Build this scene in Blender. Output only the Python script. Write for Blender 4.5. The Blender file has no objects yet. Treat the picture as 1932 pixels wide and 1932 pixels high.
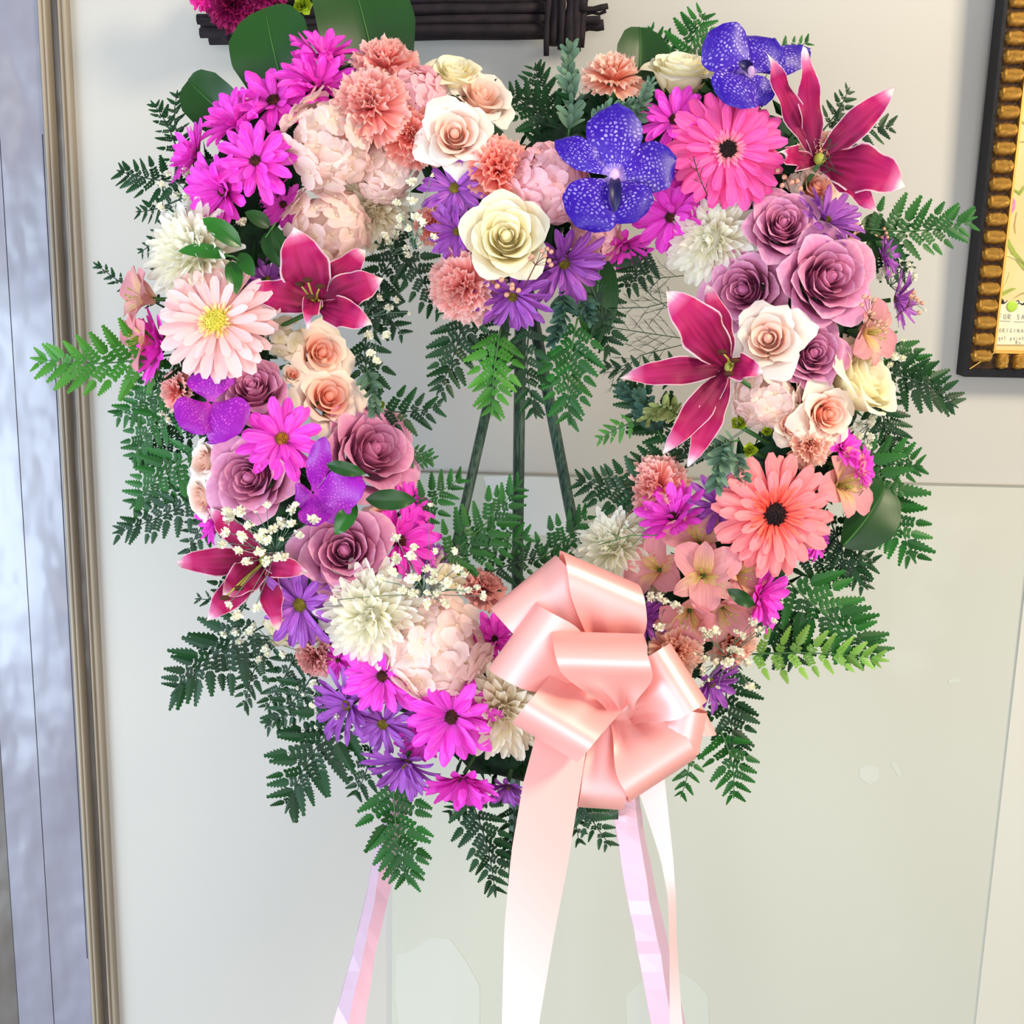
import bpy, math, random
import numpy as np
from mathutils import Vector, Matrix, Quaternion
random.seed(7)
rng = np.random.RandomState(7)
SC = bpy.context.scene
COL = SC.collection
# ------------------------------------------------------------------ camera
FPX = 2254.0; PITCH = math.radians(11.7); ROLL = math.radians(1.34); D = 1.15
R0 = Vector((1, 0, 0)); FW = Vector((0, math.cos(PITCH), -math.sin(PITCH))); U0 = R0.cross(FW)
CR = (R0*math.cos(ROLL) + U0*math.sin(ROLL)).normalized()
CU = (U0*math.cos(ROLL) - R0*math.sin(ROLL)).normalized()
CN = -FW
CENTRE = Vector((0, -0.36, 1.25))
CAM = CENTRE - FW*D
cd = bpy.data.cameras.new('camera'); cam = bpy.data.objects.new('camera', cd); COL.objects.link(cam)
cam.matrix_world = Matrix(((CR.x, CU.x, CN.x, CAM.x), (CR.y, CU.y, CN.y, CAM.y), (CR.z, CU.z, CN.z, CAM.z), (0, 0, 0, 1)))
cd.sensor_width = 36; cd.lens = 36*FPX/1932; cd.clip_start = 0.05
SC.camera = cam
# ------------------------------------------------------------------ world, light, exposure
SC.view_settings.view_transform = 'Standard'; SC.view_settings.look = 'None'
SC.view_settings.gamma = 1; SC.view_settings.use_curve_mapping = False
SC.view_settings.exposure = 0.14
wd = bpy.data.worlds.new('world'); SC.world = wd; wd.use_nodes = True
wd.node_tree.nodes['Background'].inputs[0].default_value = (0.93, 0.95, 1.0, 1)
wd.node_tree.nodes['Background'].inputs[1].default_value = 0.44
def area(name, loc, target, sx, sy, power, color):
    l = bpy.data.lights.new(name, 'AREA'); l.shape = 'RECTANGLE'; l.size = sx; l.size_y = sy
    l.energy = power; l.color = color
    o = bpy.data.objects.new(name, l); COL.objects.link(o); o.location = loc
    o.rotation_euler = (Vector(target) - Vector(loc)).to_track_quat('-Z', 'Y').to_euler()
    return o
area('shop_window_light', (-2.1, -1.9, 0.75), (-0.2, -0.05, 0.7), 1.5, 1.3, 62, (0.68, 0.84, 1.0))
area('ceiling_lamp_light', (1.6, -1.35, 2.6), (0.35, -0.05, 1.3), 0.5, 0.5, 42, (1.0, 0.86, 0.62))
area('front_sheen_light', (0.1, -3.7, 1.15), (0, 0, 1.15), 2.2, 1.9, 56, (0.96, 0.97, 1.0))  # unseen light added behind the camera for sheen on ribbon and gloss

def at(px, py, z=0.0):
    d = D - z
    return CAM + FW*d + CR*((px-966)/FPX*d) - CU*((py-966)/FPX*d)
def wall_at(px, py, yy=0.0):
    r = FW + CR*((px-966)/FPX) - CU*((py-966)/FPX)
    return CAM + r*((yy-CAM.y)/r.y)
def srgb(c):
    if isinstance(c, str):
        c = [int(c[i:i+2], 16)/255 for i in (0, 2, 4)]
    return tuple(((x+0.055)/1.055)**2.4 if x > 0.04045 else x/12.92 for x in c[:3]) + (1.0,)
# ------------------------------------------------------------------ materials
def new_mat(name):
    m = bpy.data.materials.new(name); m.use_nodes = True
    nt = m.node_tree; b = nt.nodes['Principled BSDF']
    return m, nt, b
def N(nt, t, **kw):
    n = nt.nodes.new(t)
    for k, v in kw.items(): setattr(n, k, v)
    return n
def mixc(nt, fac, a, b, mode='MIX'):
    n = nt.nodes.new('ShaderNodeMix'); n.data_type = 'RGBA'; n.blend_type = mode
    for s, v in ((n.inputs[0], fac), (n.inputs[6], a), (n.inputs[7], b)):
        if hasattr(v, 'is_output'): nt.links.new(v, s)
        else: s.default_value = v
    return n.outputs[2]
def ramp(nt, fac, stops, interp='LINEAR'):
    r = nt.nodes.new('ShaderNodeValToRGB'); r.color_ramp.interpolation = interp
    e = r.color_ramp.elements
    while len(e) < len(stops): e.new(0.5)
    for i, (p, c) in enumerate(stops):
        e[i].position = p
        e[i].color = srgb(c) if not isinstance(c, (int, float)) else (c, c, c, 1)
    nt.links.new(fac, r.inputs[0]); return r.outputs[0]
MATS = {}
def petal_mat(name, stops, vein=None, veinamt=0.25, edge=None, edgew=0.12, rough=0.5, trans=0.22, jitter=0.12, veinscale=9, spec=0.3, spots=None, bump=0.15, sheen=0.0):
    """stops run from the base (0) to the tip (1) of the petal"""
    if name in MATS: return MATS[name]
    m, nt, b = new_mat(name); L = nt.links.new
    uv = N(nt, 'ShaderNodeUVMap'); sep = N(nt, 'ShaderNodeSeparateXYZ'); L(uv.outputs[0], sep.inputs[0])
    col = ramp(nt, sep.outputs[0], stops)
    mp = N(nt, 'ShaderNodeMapping'); mp.inputs['Scale'].default_value = (1.2, veinscale, 1); L(uv.outputs[0], mp.inputs[0])
    oi = N(nt, 'ShaderNodeObjectInfo')
    ad = N(nt, 'ShaderNodeVectorMath', operation='ADD'); L(mp.outputs[0], ad.inputs[0])
    cmb = N(nt, 'ShaderNodeCombineXYZ'); mul = N(nt, 'ShaderNodeMath', operation='MULTIPLY'); L(oi.outputs['Random'], mul.inputs[0]); mul.inputs[1].default_value = 37
    L(mul.outputs[0], cmb.inputs[2]); L(cmb.outputs[0], ad.inputs[1])
    no = N(nt, 'ShaderNodeTexNoise'); no.inputs['Scale'].default_value = 1.6; no.inputs['Detail'].default_value = 2; L(ad.outputs[0], no.inputs['Vector'])
    nr = ramp(nt, no.outputs['Fac'], [(0.35, 0.0), (0.65, 1.0)])
    if vein:
        f = N(nt, 'ShaderNodeMath', operation='MULTIPLY'); L(nr, f.inputs[0]); f.inputs[1].default_value = veinamt
        col = mixc(nt, f.outputs[0], col, srgb(vein))
    if spots:
        mp2 = N(nt, 'ShaderNodeMapping'); mp2.inputs['Scale'].default_value = (17, 12, 1); L(uv.outputs[0], mp2.inputs[0])
        vo = N(nt, 'ShaderNodeTexVoronoi'); vo.feature = 'DISTANCE_TO_EDGE'; vo.inputs['Scale'].default_value = 1.0; vo.inputs['Randomness'].default_value = 0.55
        L(mp2.outputs[0], vo.inputs['Vector'])
        sp = ramp(nt, vo.outputs['Distance'], [(0.17, 0.0), (0.30, 1.0)])
        # spots fade towards the rim of the petal
        fade = ramp(nt, sep.outputs[0], [(0.0, 1.0), (0.55, 0.85), (0.9, 0.08)])
        m2 = N(nt, 'ShaderNodeMath', operation='MULTIPLY'); L(sp, m2.inputs[0]); L(fade, m2.inputs[1])
        n3 = ramp(nt, no.outputs['Fac'], [(0.3, 0.25), (0.6, 0.9)])
        m3 = N(nt, 'ShaderNodeMath', operation='MULTIPLY'); L(m2.outputs[0], m3.inputs[0]); L(n3, m3.inputs[1])
        col = mixc(nt, m3.outputs[0], col, srgb(spots))
    if edge:
        s = N(nt, 'ShaderNodeMath', operation='SUBTRACT'); L(sep.outputs[1], s.inputs[0]); s.inputs[1].default_value = 0.5
        a = N(nt, 'ShaderNodeMath', operation='ABSOLUTE'); L(s.outputs[0], a.inputs[0])
        er = ramp(nt, a.outputs[0], [(0.5-edgew, 0.0), (0.5-edgew*0.15, 1.0)])
        col = mixc(nt, er, col, srgb(edge))
    hs = N(nt, 'ShaderNodeHueSaturation'); L(col, hs.inputs['Color'])
    mr = N(nt, 'ShaderNodeMapRange'); L(oi.outputs['Random'], mr.inputs[0]); mr.inputs[3].default_value = 1-jitter; mr.inputs[4].default_value = 1+jitter*0.6
    L(mr.outputs[0], hs.inputs['Value'])
    L(hs.outputs[0], b.inputs['Base Color'])
    b.inputs['Roughness'].default_value = rough; b.inputs['Specular IOR Level'].default_value = spec
    if sheen: b.inputs['Sheen Weight'].default_value = sheen
    if bump:
        bp = N(nt, 'ShaderNodeBump'); bp.inputs['Strength'].default_value = bump; bp.inputs['Distance'].default_value = 0.001
        L(no.outputs['Fac'], bp.inputs['Height']); L(bp.outputs[0], b.inputs['Normal'])
    if trans:
        t = N(nt, 'ShaderNodeBsdfTranslucent'); L(hs.outputs[0], t.inputs[0])
        ms = N(nt, 'ShaderNodeMixShader'); ms.inputs[0].default_value = trans
        L(b.outputs[0], ms.inputs[1]); L(t.outputs[0], ms.inputs[2]); L(ms.outputs[0], nt.nodes['Material Output'].inputs[0])
    MATS[name] = m; return m
def plain(name, c, rough=0.5, metal=0.0, spec=0.4, noise=None, nscale=40, bump=0.0, stretch=(1, 1, 1), coat=0.0):
    if name in MATS: return MATS[name]
    m, nt, b = new_mat(name); L = nt.links.new
    b.inputs['Base Color'].default_value = srgb(c); b.inputs['Roughness'].default_value = rough
    b.inputs['Metallic'].default_value = metal; b.inputs['Specular IOR Level'].default_value = spec
    b.inputs['Coat Weight'].default_value = coat
    if noise or bump:
        tc = N(nt, 'ShaderNodeTexCoord'); mp = N(nt, 'ShaderNodeMapping'); mp.inputs['Scale'].default_value = stretch
        L(tc.outputs['Object'], mp.inputs[0])
        no = N(nt, 'ShaderNodeTexNoise'); no.inputs['Scale'].default_value = nscale; no.inputs['Detail'].default_value = 3; L(mp.outputs[0], no.inputs['Vector'])
        if noise:
            r = ramp(nt, no.outputs['Fac'], [(0.35, 0.0), (0.65, 1.0)])
            L(mixc(nt, r, srgb(c), srgb(noise)), b.inputs['Base Color'])
        if bump:
            bp = N(nt, 'ShaderNodeBump'); bp.inputs['Strength'].default_value = bump; bp.inputs['Distance'].default_value = 0.002
            L(no.outputs['Fac'], bp.inputs['Height']); L(bp.outputs[0], b.inputs['Normal'])
    MATS[name] = m; return m
# petals: colour from the base to the tip
petal_mat('magenta daisy petal', [(0, 'b8089a'), (0.3, 'f01ccc'), (1, 'f82ad8')], vein='ff86ee', veinamt=0.5)
petal_mat('violet daisy petal', [(0, '6a1496'), (0.35, 'a23abc'), (0.8, '8a24a6'), (1, '6c1496')], vein='da92e6', veinamt=0.6)
petal_mat('hot pink gerbera petal', [(0, 'ffb0b8'), (0.2, 'fa4ca4'), (1, 'fb45a6')], vein='ff90cc', veinamt=0.4)
petal_mat('pale pink gerbera petal', [(0, 'f8c07a'), (0.15, 'fbb9a6'), (0.5, 'ffc6c4'), (1, 'ffcfcf')], vein='ffe4e2', veinamt=0.4)
petal_mat('coral gerbera petal', [(0, 'ff5a50'), (0.3, 'ff6f74'), (1, 'ff8d92')], vein='ffb9c0', veinamt=0.4)
petal_mat('lavender rose petal', [(0, 'aa4482'), (0.5, 'd882ae'), (0.9, 'e498bc'), (1, 'f0b8d0')], vein='c4689e', veinamt=0.3, rough=0.55, trans=0.2, jitter=.08)
petal_mat('cream rose petal', [(0, 'f6e6a4'), (0.5, 'fff6cc'), (1, 'fffbe6')], vein='fff0c0', veinamt=0.2, trans=0.3, jitter=.05)
petal_mat('peach rose inner petal', [(0, 'fa9a7c'), (0.5, 'ffb8a0'), (1, 'ffd4c0')], trans=0.3, jitter=.05)
petal_mat('peach rose outer petal', [(0, 'ffc4a8'), (0.5, 'ffdfca'), (1, 'fff0e0')], trans=0.3, jitter=.05)
petal_mat('blush rose inner petal', [(0, 'fab49a'), (0.5, 'ffd0bc'), (1, 'ffe6d8')], trans=0.3, jitter=.05)
petal_mat('blush rose outer petal', [(0, 'ffdcc8'), (0.5, 'ffecdf'), (1, 'fff6ee')], trans=0.3, jitter=.05)
petal_mat('pink carnation petal', [(0, 'f87a78'), (0.5, 'ff9f9a'), (0.85, 'ffb8b0'), (1, 'ffd8d0')], trans=0.35, jitter=.08)
petal_mat('coral carnation petal', [(0, 'f86860'), (0.5, 'ff8c80'), (0.85, 'ffa698'), (1, 'ffccc0')], trans=0.35, jitter=.08)
petal_mat('peach carnation petal', [(0, 'fa8464'), (0.5, 'ffb094'), (0.85, 'ffc8b0'), (1, 'ffe2d2')], trans=0.35, jitter=.08)
petal_mat('dusty pink carnation petal', [(0, 'b85a5c'), (0.5, 'd88a86'), (1, 'e8a8a2')], trans=0.25)
petal_mat('white mum petal', [(0, 'fbeeb8'), (0.35, 'fffbe0'), (1, 'fffdf2')], vein='ffffff', veinamt=0.3, trans=0.45, jitter=0.02, bump=0)
petal_mat('tan mum petal', [(0, 'd8bc78'), (0.4, 'fbeecb'), (1, 'fffaea')], vein='fff8e4', veinamt=0.3, trans=0.4, jitter=.05)
petal_mat('blush hydrangea petal', [(0, 'fff0c8'), (0.3, 'ffe6da'), (1, 'ffdad8')], vein='fff2ea', veinamt=0.5, trans=0.38, jitter=0.04)
petal_mat('pink hydrangea petal', [(0, 'fcc8bc'), (0.3, 'ffccd2'), (1, 'fcc4d6')], vein='ffe2e8', veinamt=0.5, trans=0.38, jitter=0.04)
petal_mat('cream hydrangea petal', [(0, 'e8d890'), (0.4, 'f8ecc4'), (1, 'fdf2e0')], vein='fff6e4', veinamt=0.5, trans=0.25)
petal_mat('lily petal', [(0, '48061f'), (0.4, '7c0a3a'), (0.78, 'b0185a'), (0.88, 'e078a6'), (0.955, 'fff4ee')], vein='cc2c78', veinamt=0.35, edge='f6ccd8', edgew=0.05, trans=0.15, veinscale=5, spec=.2, rough=.55)
petal_mat('orchid petal', [(0, 'd8b8f4'), (0.16, '4018ac'), (1, '2e0c98')], spots='cdbcff', trans=0.12, rough=0.4, spec=0.3, bump=0.0, jitter=.06)
petal_mat('magenta orchid petal', [(0, 'd040c8'), (0.2, 'a418b4'), (1, '9c12b0')], spots='ea66dc', trans=0.15, rough=0.4, spec=0.4, bump=0.0)
petal_mat('alstroemeria petal', [(0, 'fcd8b0'), (0.35, 'f8b4b4'), (1, 'f6a8b4')], vein='d87484', veinamt=0.3, trans=0.35, veinscale=12)
petal_mat('alstroemeria throat petal', [(0, 'f0b860'), (0.4, 'ffe2a0'), (0.75, 'fcc0b8'), (1, 'fab0b4')], vein='b85a5c', veinamt=0.4, trans=0.35, veinscale=12)
petal_mat('burgundy petal', [(0, '4a0628'), (0.6, '7c0f48'), (1, 'a01a60')], trans=0.1)
petal_mat('hot pink frill petal', [(0, 'c01070'), (1, 'f02ca0')], trans=0.15)
petal_mat('gypsophila petal', [(0, 'e8e6b8'), (1, 'fffff4')], trans=0.2, bump=0)
petal_mat('gerbera fringe orange', [(0, 'ff4a3c'), (1, 'ff7a6a')], trans=0.1)
petal_mat('gerbera fringe pink', [(0, 'ffa8a0'), (1, 'fb70b4')], trans=0.1)
petal_mat('gerbera fringe yellow', [(0, 'f0d060'), (1, 'fad0a0')], trans=0.1)
# leaves
def leaf_mat(name, dark, light, rough=0.45, spec=0.28, trans=0.12):
    return petal_mat(name, [(0, dark), (1, light)], vein=light, veinamt=0.25, rough=rough, spec=spec, trans=trans, jitter=0.3, bump=0.1, veinscale=6)
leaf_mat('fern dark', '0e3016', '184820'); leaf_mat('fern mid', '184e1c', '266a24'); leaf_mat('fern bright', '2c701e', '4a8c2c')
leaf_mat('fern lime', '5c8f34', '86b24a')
leaf_mat('salal leaf', '0f3610', '1e4e16', rough=0.42, spec=0.4, trans=0.06); leaf_mat('ruscus leaf', '184e14', '28701e', rough=0.3, spec=0.5)
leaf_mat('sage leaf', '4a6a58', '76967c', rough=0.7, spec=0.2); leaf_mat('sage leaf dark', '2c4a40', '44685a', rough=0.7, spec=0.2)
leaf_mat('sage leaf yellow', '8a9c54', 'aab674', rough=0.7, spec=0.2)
leaf_mat('lime bract', '7c9a1c', 'b4c832', rough=0.5)
plain('stem green', '3c6a34', 0.5); plain('dark stem', '22402a', 0.5); plain('pale midrib', '3c6e30', 0.5); plain('berry stem', '7a4a3c', 0.5)
plain('foam green', '10281a', 0.95, noise='1f4426', nscale=60, bump=0.6)
plain('dark disc', '2c100c', 0.8, noise='5c2a14', nscale=9, bump=0.8); plain('black disc', '120608', 0.9, noise='2a1014', nscale=9, bump=0.8)
plain('olive disc', '6a5a14', 0.8, noise='8c8020', nscale=9, bump=0.8); plain('yellow disc', 'cfc23c', 0.8, noise='e4d860', nscale=9, bump=0.8)
plain('orange disc', 'b87818', 0.8, noise='7a4a10', nscale=9, bump=0.8)
plain('stamen', 'a4a840', 0.5); plain('anther', '4a2410', 0.9); plain('berry', 'b87868', 0.45, noise='d8a488', nscale=300); plain('orchid lip', '120a4c', 0.4); plain('orchid column', 'd8b0e0', 0.4)
plain('magenta lip', '5c0c88', 0.4)
# ------------------------------------------------------------------ mesh helpers
def mesh_grid(name, P, mat, UV=None):
    nu, nv = P.shape[:2]
    me = bpy.data.meshes.new(name)
    v = P.reshape(-1, 3)
    i = np.arange(nu-1)[:, None]*nv + np.arange(nv-1)[None, :]
    f = np.stack([i, i+1, i+nv+1, i+nv], -1).reshape(-1, 4)
    me.from_pydata(v.tolist(), [], f.tolist())
    uv = me.uv_layers.new(name='UVMap')
    u = np.repeat(np.linspace(0, 1, nu), nv); w = np.tile(np.linspace(0, 1, nv), nu)
    uvs = np.stack([u, w], -1)[f.reshape(-1)]
    uv.data.foreach_set('uv', uvs.astype(np.float32).ravel())
    me.polygons.foreach_set('use_smooth', np.ones(len(f), bool))
    me.materials.append(mat if not isinstance(mat, str) else MATS[mat])
    return me
class MB:
    def __init__(s): s.v = []; s.f = []; s.uv = []
    def add(s, vs, fs, uvs=None):
        b = len(s.v); s.v += [tuple(x) for x in vs]; s.f += [tuple(b+i for i in f) for f in fs]
        s.uv += list(uvs) if uvs is not None else [(0.5, 0.5)]*len(vs)
    def box(s, x0, x1, y0, y1, z0, z1):
        s.add([(x, y, z) for x in (x0, x1) for y in (y0, y1) for z in (z0, z1)],
              [(0, 1, 3, 2), (4, 6, 7, 5), (0, 4, 5, 1), (2, 3, 7, 6), (0, 2, 6, 4), (1, 5, 7, 3)])
    def tube(s, pts, rad, n=6, cap=True):
        pts = [Vector(p) for p in pts]; rr = rad if hasattr(rad, '__len__') else [rad]*len(pts)
        vs = []; fs = []
        ref = None
        for i, p in enumerate(pts):
            t = (pts[min(i+1, len(pts)-1)] - pts[max(i-1, 0)]).normalized()
            if ref is None: ref = t.orthogonal().normalized()
            ref = (ref - t*ref.dot(t)).normalized(); b = t.cross(ref)
            for k in range(n):
                a = 2*math.pi*k/n; vs.append(p + (ref*math.cos(a) + b*math.sin(a))*rr[i])
        for i in range(len(pts)-1):
            for k in range(n):
                fs.append((i*n+k, i*n+(k+1) % n, (i+1)*n+(k+1) % n, (i+1)*n+k))
        if cap: fs.append(tuple(range(n-1, -1, -1))); fs.append(tuple((len(pts)-1)*n+k for k in range(n)))
        s.add(vs, fs)
    def ball(s, c, r, nu=8, nv=5, sq=(1, 1, 1)):
        vs = []; fs = []
        for j in range(nv+1):
            th = math.pi*j/nv
            for k in range(nu):
                a = 2*math.pi*k/nu
                vs.append((c[0]+r*sq[0]*math.sin(th)*math.cos(a), c[1]+r*sq[1]*math.sin(th)*math.sin(a), c[2]+r*sq[2]*math.cos(th)))
        for j in range(nv):
            for k in range(nu): fs.append((j*nu+k, (j+1)*nu+k, (j+1)*nu+(k+1) % nu, j*nu+(k+1) % nu))
        s.add(vs, fs)
    def mesh(s, name, mat, smooth=True):
        me = bpy.data.meshes.new(name); me.from_pydata([tuple(v) for v in s.v], [], s.f)
        uv = me.uv_layers.new(name='UVMap')
        for li, l in enumerate(me.loops): uv.data[li].uv = s.uv[l.vertex_index]
        me.polygons.foreach_set('use_smooth', np.full(len(me.polygons), smooth))
        me.materials.append(MATS[mat] if isinstance(mat, str) else mat); me.validate(); return me
def link(name, me, parent=None, M=None):
    o = bpy.data.objects.new(name, me); COL.objects.link(o)
    if parent is not None: o.parent = parent
    if M is not None: o.matrix_basis = M
    return o
def tag(o, label=None, cat=None, group=None, kind=None):
    if label: o['label'] = label
    if cat: o['category'] = cat
    if group: o['group'] = group
    if kind: o['kind'] = kind
    return o
def thing(name, loc, label, cat, group=None, facing=None, roll=0.0, scale=1.0):
    o = bpy.data.objects.new(name, None); COL.objects.link(o); o.empty_display_size = 0.01
    M = Matrix.Translation(loc)
    if facing is not None:
        z = facing.normalized(); x = CR - z*CR.dot(z); x.normalize(); y = z.cross(x)
        M = M @ Matrix(((x.x, y.x, z.x, 0), (x.y, y.y, z.y, 0), (x.z, y.z, z.z, 0), (0, 0, 0, 1))) @ Matrix.Rotation(roll, 4, 'Z')
    o.matrix_basis = M @ Matrix.Scale(scale, 4)
    tag(o, label, cat, group); return o
SHAPES = {
 'daisy': ([0, .1, .35, .65, .85, .95, 1], [.35, .5, .85, 1, .96, .78, .42]),
 'gerb': ([0, .1, .4, .7, .9, .97, 1], [.4, .5, .8, 1, .95, .75, .4]),
 'strap': ([0, .2, .5, .8, .93, 1], [.6, .8, 1, 1, .85, .5]),
 'round': ([0, .1, .3, .6, .85, .95, 1], [.25, .5, .9, 1, .8, .5, .12]),
 'fan': ([0, .2, .5, .8, 1], [.12, .25, .6, .95, 1.0]),
 'lily': ([0, .1, .3, .5, .75, .9, 1], [.3, .5, .85, 1, .72, .36, .03]),
 'leaf': ([0, .08, .25, .5, .75, .92, 1], [.05, .4, .85, 1, .75, .32, .02]),
 'broad': ([0, .06, .2, .45, .7, .88, .96, 1], [.12, .4, .8, 1, .95, .66, .35, .03]),
 'orchid': ([0, .08, .25, .5, .75, .92, 1], [.16, .22, .62, 1, .98, .58, .08]),
 'wide': ([0, .08, .25, .5, .75, .92, 1], [.3, .45, .8, 1, .92, .6, .1]),
}
def shp(kind, u): a, b = SHAPES[kind]; return np.interp(u, a, b)
def petal_pts(L, W, shape, a0, a1, cup=0.2, ruf=0.0, rfreq=3, nu=7, nv=5, x0=0.0, seed=0, pw=1.0, notch=0.0, serr=0.0):
    """petal leaving the axis along +x; a0,a1 = elevation at the base and the tip"""
    r = np.random.RandomState(seed)
    u = np.linspace(0, 1, nu); ang = np.radians(a0 + (a1-a0)*u**pw)
    dx = np.cos(ang)*L/(nu-1); dz = np.sin(ang)*L/(nu-1)
    cx = x0 + np.concatenate([[0], np.cumsum(dx[:-1])]); cz = np.concatenate([[0], np.cumsum(dz[:-1])])
    w = W/2*shp(shape, u); v = np.linspace(-1, 1, nv)
    n = np.stack([-np.sin(ang), np.cos(ang)], -1); t = np.stack([np.cos(ang), np.sin(ang)], -1)
    ph = r.uniform(0, 6.28); P = np.zeros((nu, nv, 3))
    off = cup*w[:, None]*(v[None]**2) + ruf*(u[:, None]**1.5)*np.sin(rfreq*v[None]*math.pi + ph)*(0.35+np.abs(v[None]))
    P[..., 0] = cx[:, None] + n[:, 0:1]*off; P[..., 2] = cz[:, None] + n[:, 1:2]*off; P[..., 1] = v[None]*w[:, None]
    if notch or serr:
        bk = notch*np.abs(v)**2 + serr*(np.arange(nv) % 2)
        k = (u**3)[:, None]*bk[None]
        P[..., 0] -= t[:, 0:1]*k; P[..., 2] -= t[:, 1:2]*k
    return P
CACHE = {}
def cached(key, fn):
    if key not in CACHE: CACHE[key] = fn()
    return CACHE[key]
def Rz(a): return Matrix.Rotation(a, 4, 'Z')
def Ry(a): return Matrix.Rotation(a, 4, 'Y')
def Rx(a): return Matrix.Rotation(a, 4, 'X')
def blade_pts(A, B, nrm, W, shape='leaf', bulge=0.1, cup=0.1, ruf=0.0, rfreq=2.0, nu=12, nv=7, seed=0, fold=0.0, tiproll=0.0, side=0.0):
    """blade from A to B, bowed towards nrm by bulge*length (world coordinates)"""
    r = np.random.RandomState(seed); A = Vector(A); B = Vector(B); L = (B-A).length
    T0 = (B-A).normalized(); n0 = (Vector(nrm) - T0*Vector(nrm).dot(T0)).normalized(); s0 = T0.cross(n0)
    C = (A+B)/2 + n0*bulge*L*2 + s0*side*L*2
    us = np.linspace(0, 1, nu); w = W/2*shp(shape, us); vs = np.linspace(-1, 1, nv); ph = r.uniform(0, 6.28)
    P = np.zeros((nu, nv, 3))
    for i, u in enumerate(us):
        p = A*(1-u)**2 + C*2*u*(1-u) + B*u*u
        t = ((C-A)*(1-u) + (B-C)*u).normalized(); n = (n0 - t*n0.dot(t)).normalized(); s = t.cross(n)
        tr = tiproll*max(0, u-0.75)**2*16
        for j, v in enumerate(vs):
            off = cup*w[i]*v*v + fold*w[i]*abs(v) + ruf*min(1, u*3)*math.sin(rfreq*u*6.28+ph+(v > 0)*2.0)*abs(v)**2
            q = p + s*(v*w[i]) + n*(off - tr*L*0.1)
            P[i, j] = q
    return P
# ------------------------------------------------------------------ the heart the flowers are stuck into
HEART = [(955, 470), (905, 340), (830, 240), (720, 205), (600, 225), (500, 300), (440, 420), (415, 560), (430, 710), (475, 850), (545, 990), (640, 1110),
         (760, 1230), (870, 1330), (985, 1400), (1100, 1350), (1220, 1240), (1330, 1130), (1430, 1010), (1500, 880), (1540, 740), (1545, 590), (1510, 440), (1440, 310),
         (1330, 235), (1200, 230), (1080, 300), (1000, 390)]
def heart_dense():
    out = []
    n = len(HEART)
    for i in range(n):
        p0, p1, p2, p3 = [np.array(HEART[(i+k) % n], float) for k in (-1, 0, 1, 2)]
        for t in np.linspace(0, 1, 6)[:-1]:
            out.append(0.5*((2*p1) + (-p0+p2)*t + (2*p0-5*p1+4*p2-p3)*t*t + (-p0+3*p1-3*p2+p3)*t**3))
    return np.array(out)
HD = heart_dense()
def nearest(px, py):
    d = np.hypot(HD[:, 0]-px, HD[:, 1]-py); i = int(d.argmin()); return HD[i], float(d[i])
def add_stem(root, px, py, r=0.0022, mat='stem green'):
    c, d = nearest(px, py)
    off = np.array([px, py])-c
    if d > 35: c = c+off/d*35
    T = at(c[0], c[1], 0.0)
    inv = root.matrix_basis.inverted(); p = inv @ T; s = 1/root.matrix_basis.to_scale().x
    mid = (p*0.55) + Vector((0, 0, -0.25*p.length))
    b = MB(); b.tube([(0, 0, -0.02*s*0.2), mid, p], [r*s]*3, 6); me = b.mesh('stem', mat)
    return link('stem', me, root)
def jit(a): return random.uniform(-a, a)
# ---- flower builders: unit radius, axis +Z; root is the Empty
def ring(root, name, me_fn, nvar, count, a_off=0.0, tilt=0.0, sc=1.0, scj=0.06, aj=0.08, tj=0.08, z=0.0, r=0.0):
    for i in range(count):
        a = a_off + 2*math.pi*i/count + jit(aj)
        s = sc*(1+jit(scj))
        M = Matrix.Translation((0, 0, z)) @ Rz(a) @ Matrix.Translation((r, 0, 0)) @ Ry(-(tilt+jit(tj))) @ Matrix.Rotation(jit(0.15), 4, 'X') @ Matrix.Scale(s, 4)
        link(name, me_fn(random.randrange(nvar)), root, M)
def disc_key(k): return str(k)
def disc_mesh(key, mat, r, h, bumps=True):
    def f():
        b = MB(); nr, na = 6, 18; rs = random.Random(len(disc_key(key)))
        vs = [(0, 0, h)]; fs = []
        for j in range(1, nr+1):
            t = j/nr
            for k in range(na):
                a = 2*math.pi*(k+0.5*(j % 2))/na; rr = r*t; zz = h*math.cos(t*1.5)+rs.uniform(-.02, .02)*(j < nr)
                vs.append((rr*math.cos(a), rr*math.sin(a), zz if j < nr else -0.05))
        for k in range(na): fs.append((0, 1+k, 1+(k+1) % na))
        for j in range(nr-1):
            for k in range(na): fs.append((1+j*na+k, 1+(j+1)*na+k, 1+(j+1)*na+(k+1) % na, 1+j*na+(k+1) % na))
        b.add(vs, fs); 
        rr = random.Random(3)
        for i in range(46):
            t = math.sqrt((i+.5)/46); a = i*2.4
            b.ball((r*t*math.cos(a), r*t*math.sin(a), h*math.cos(t*1.5)+.012), r*0.11, 4, 3, (1, 1, 1.3))
        return b.mesh('disc', mat)
    return cached(key, f)
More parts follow.
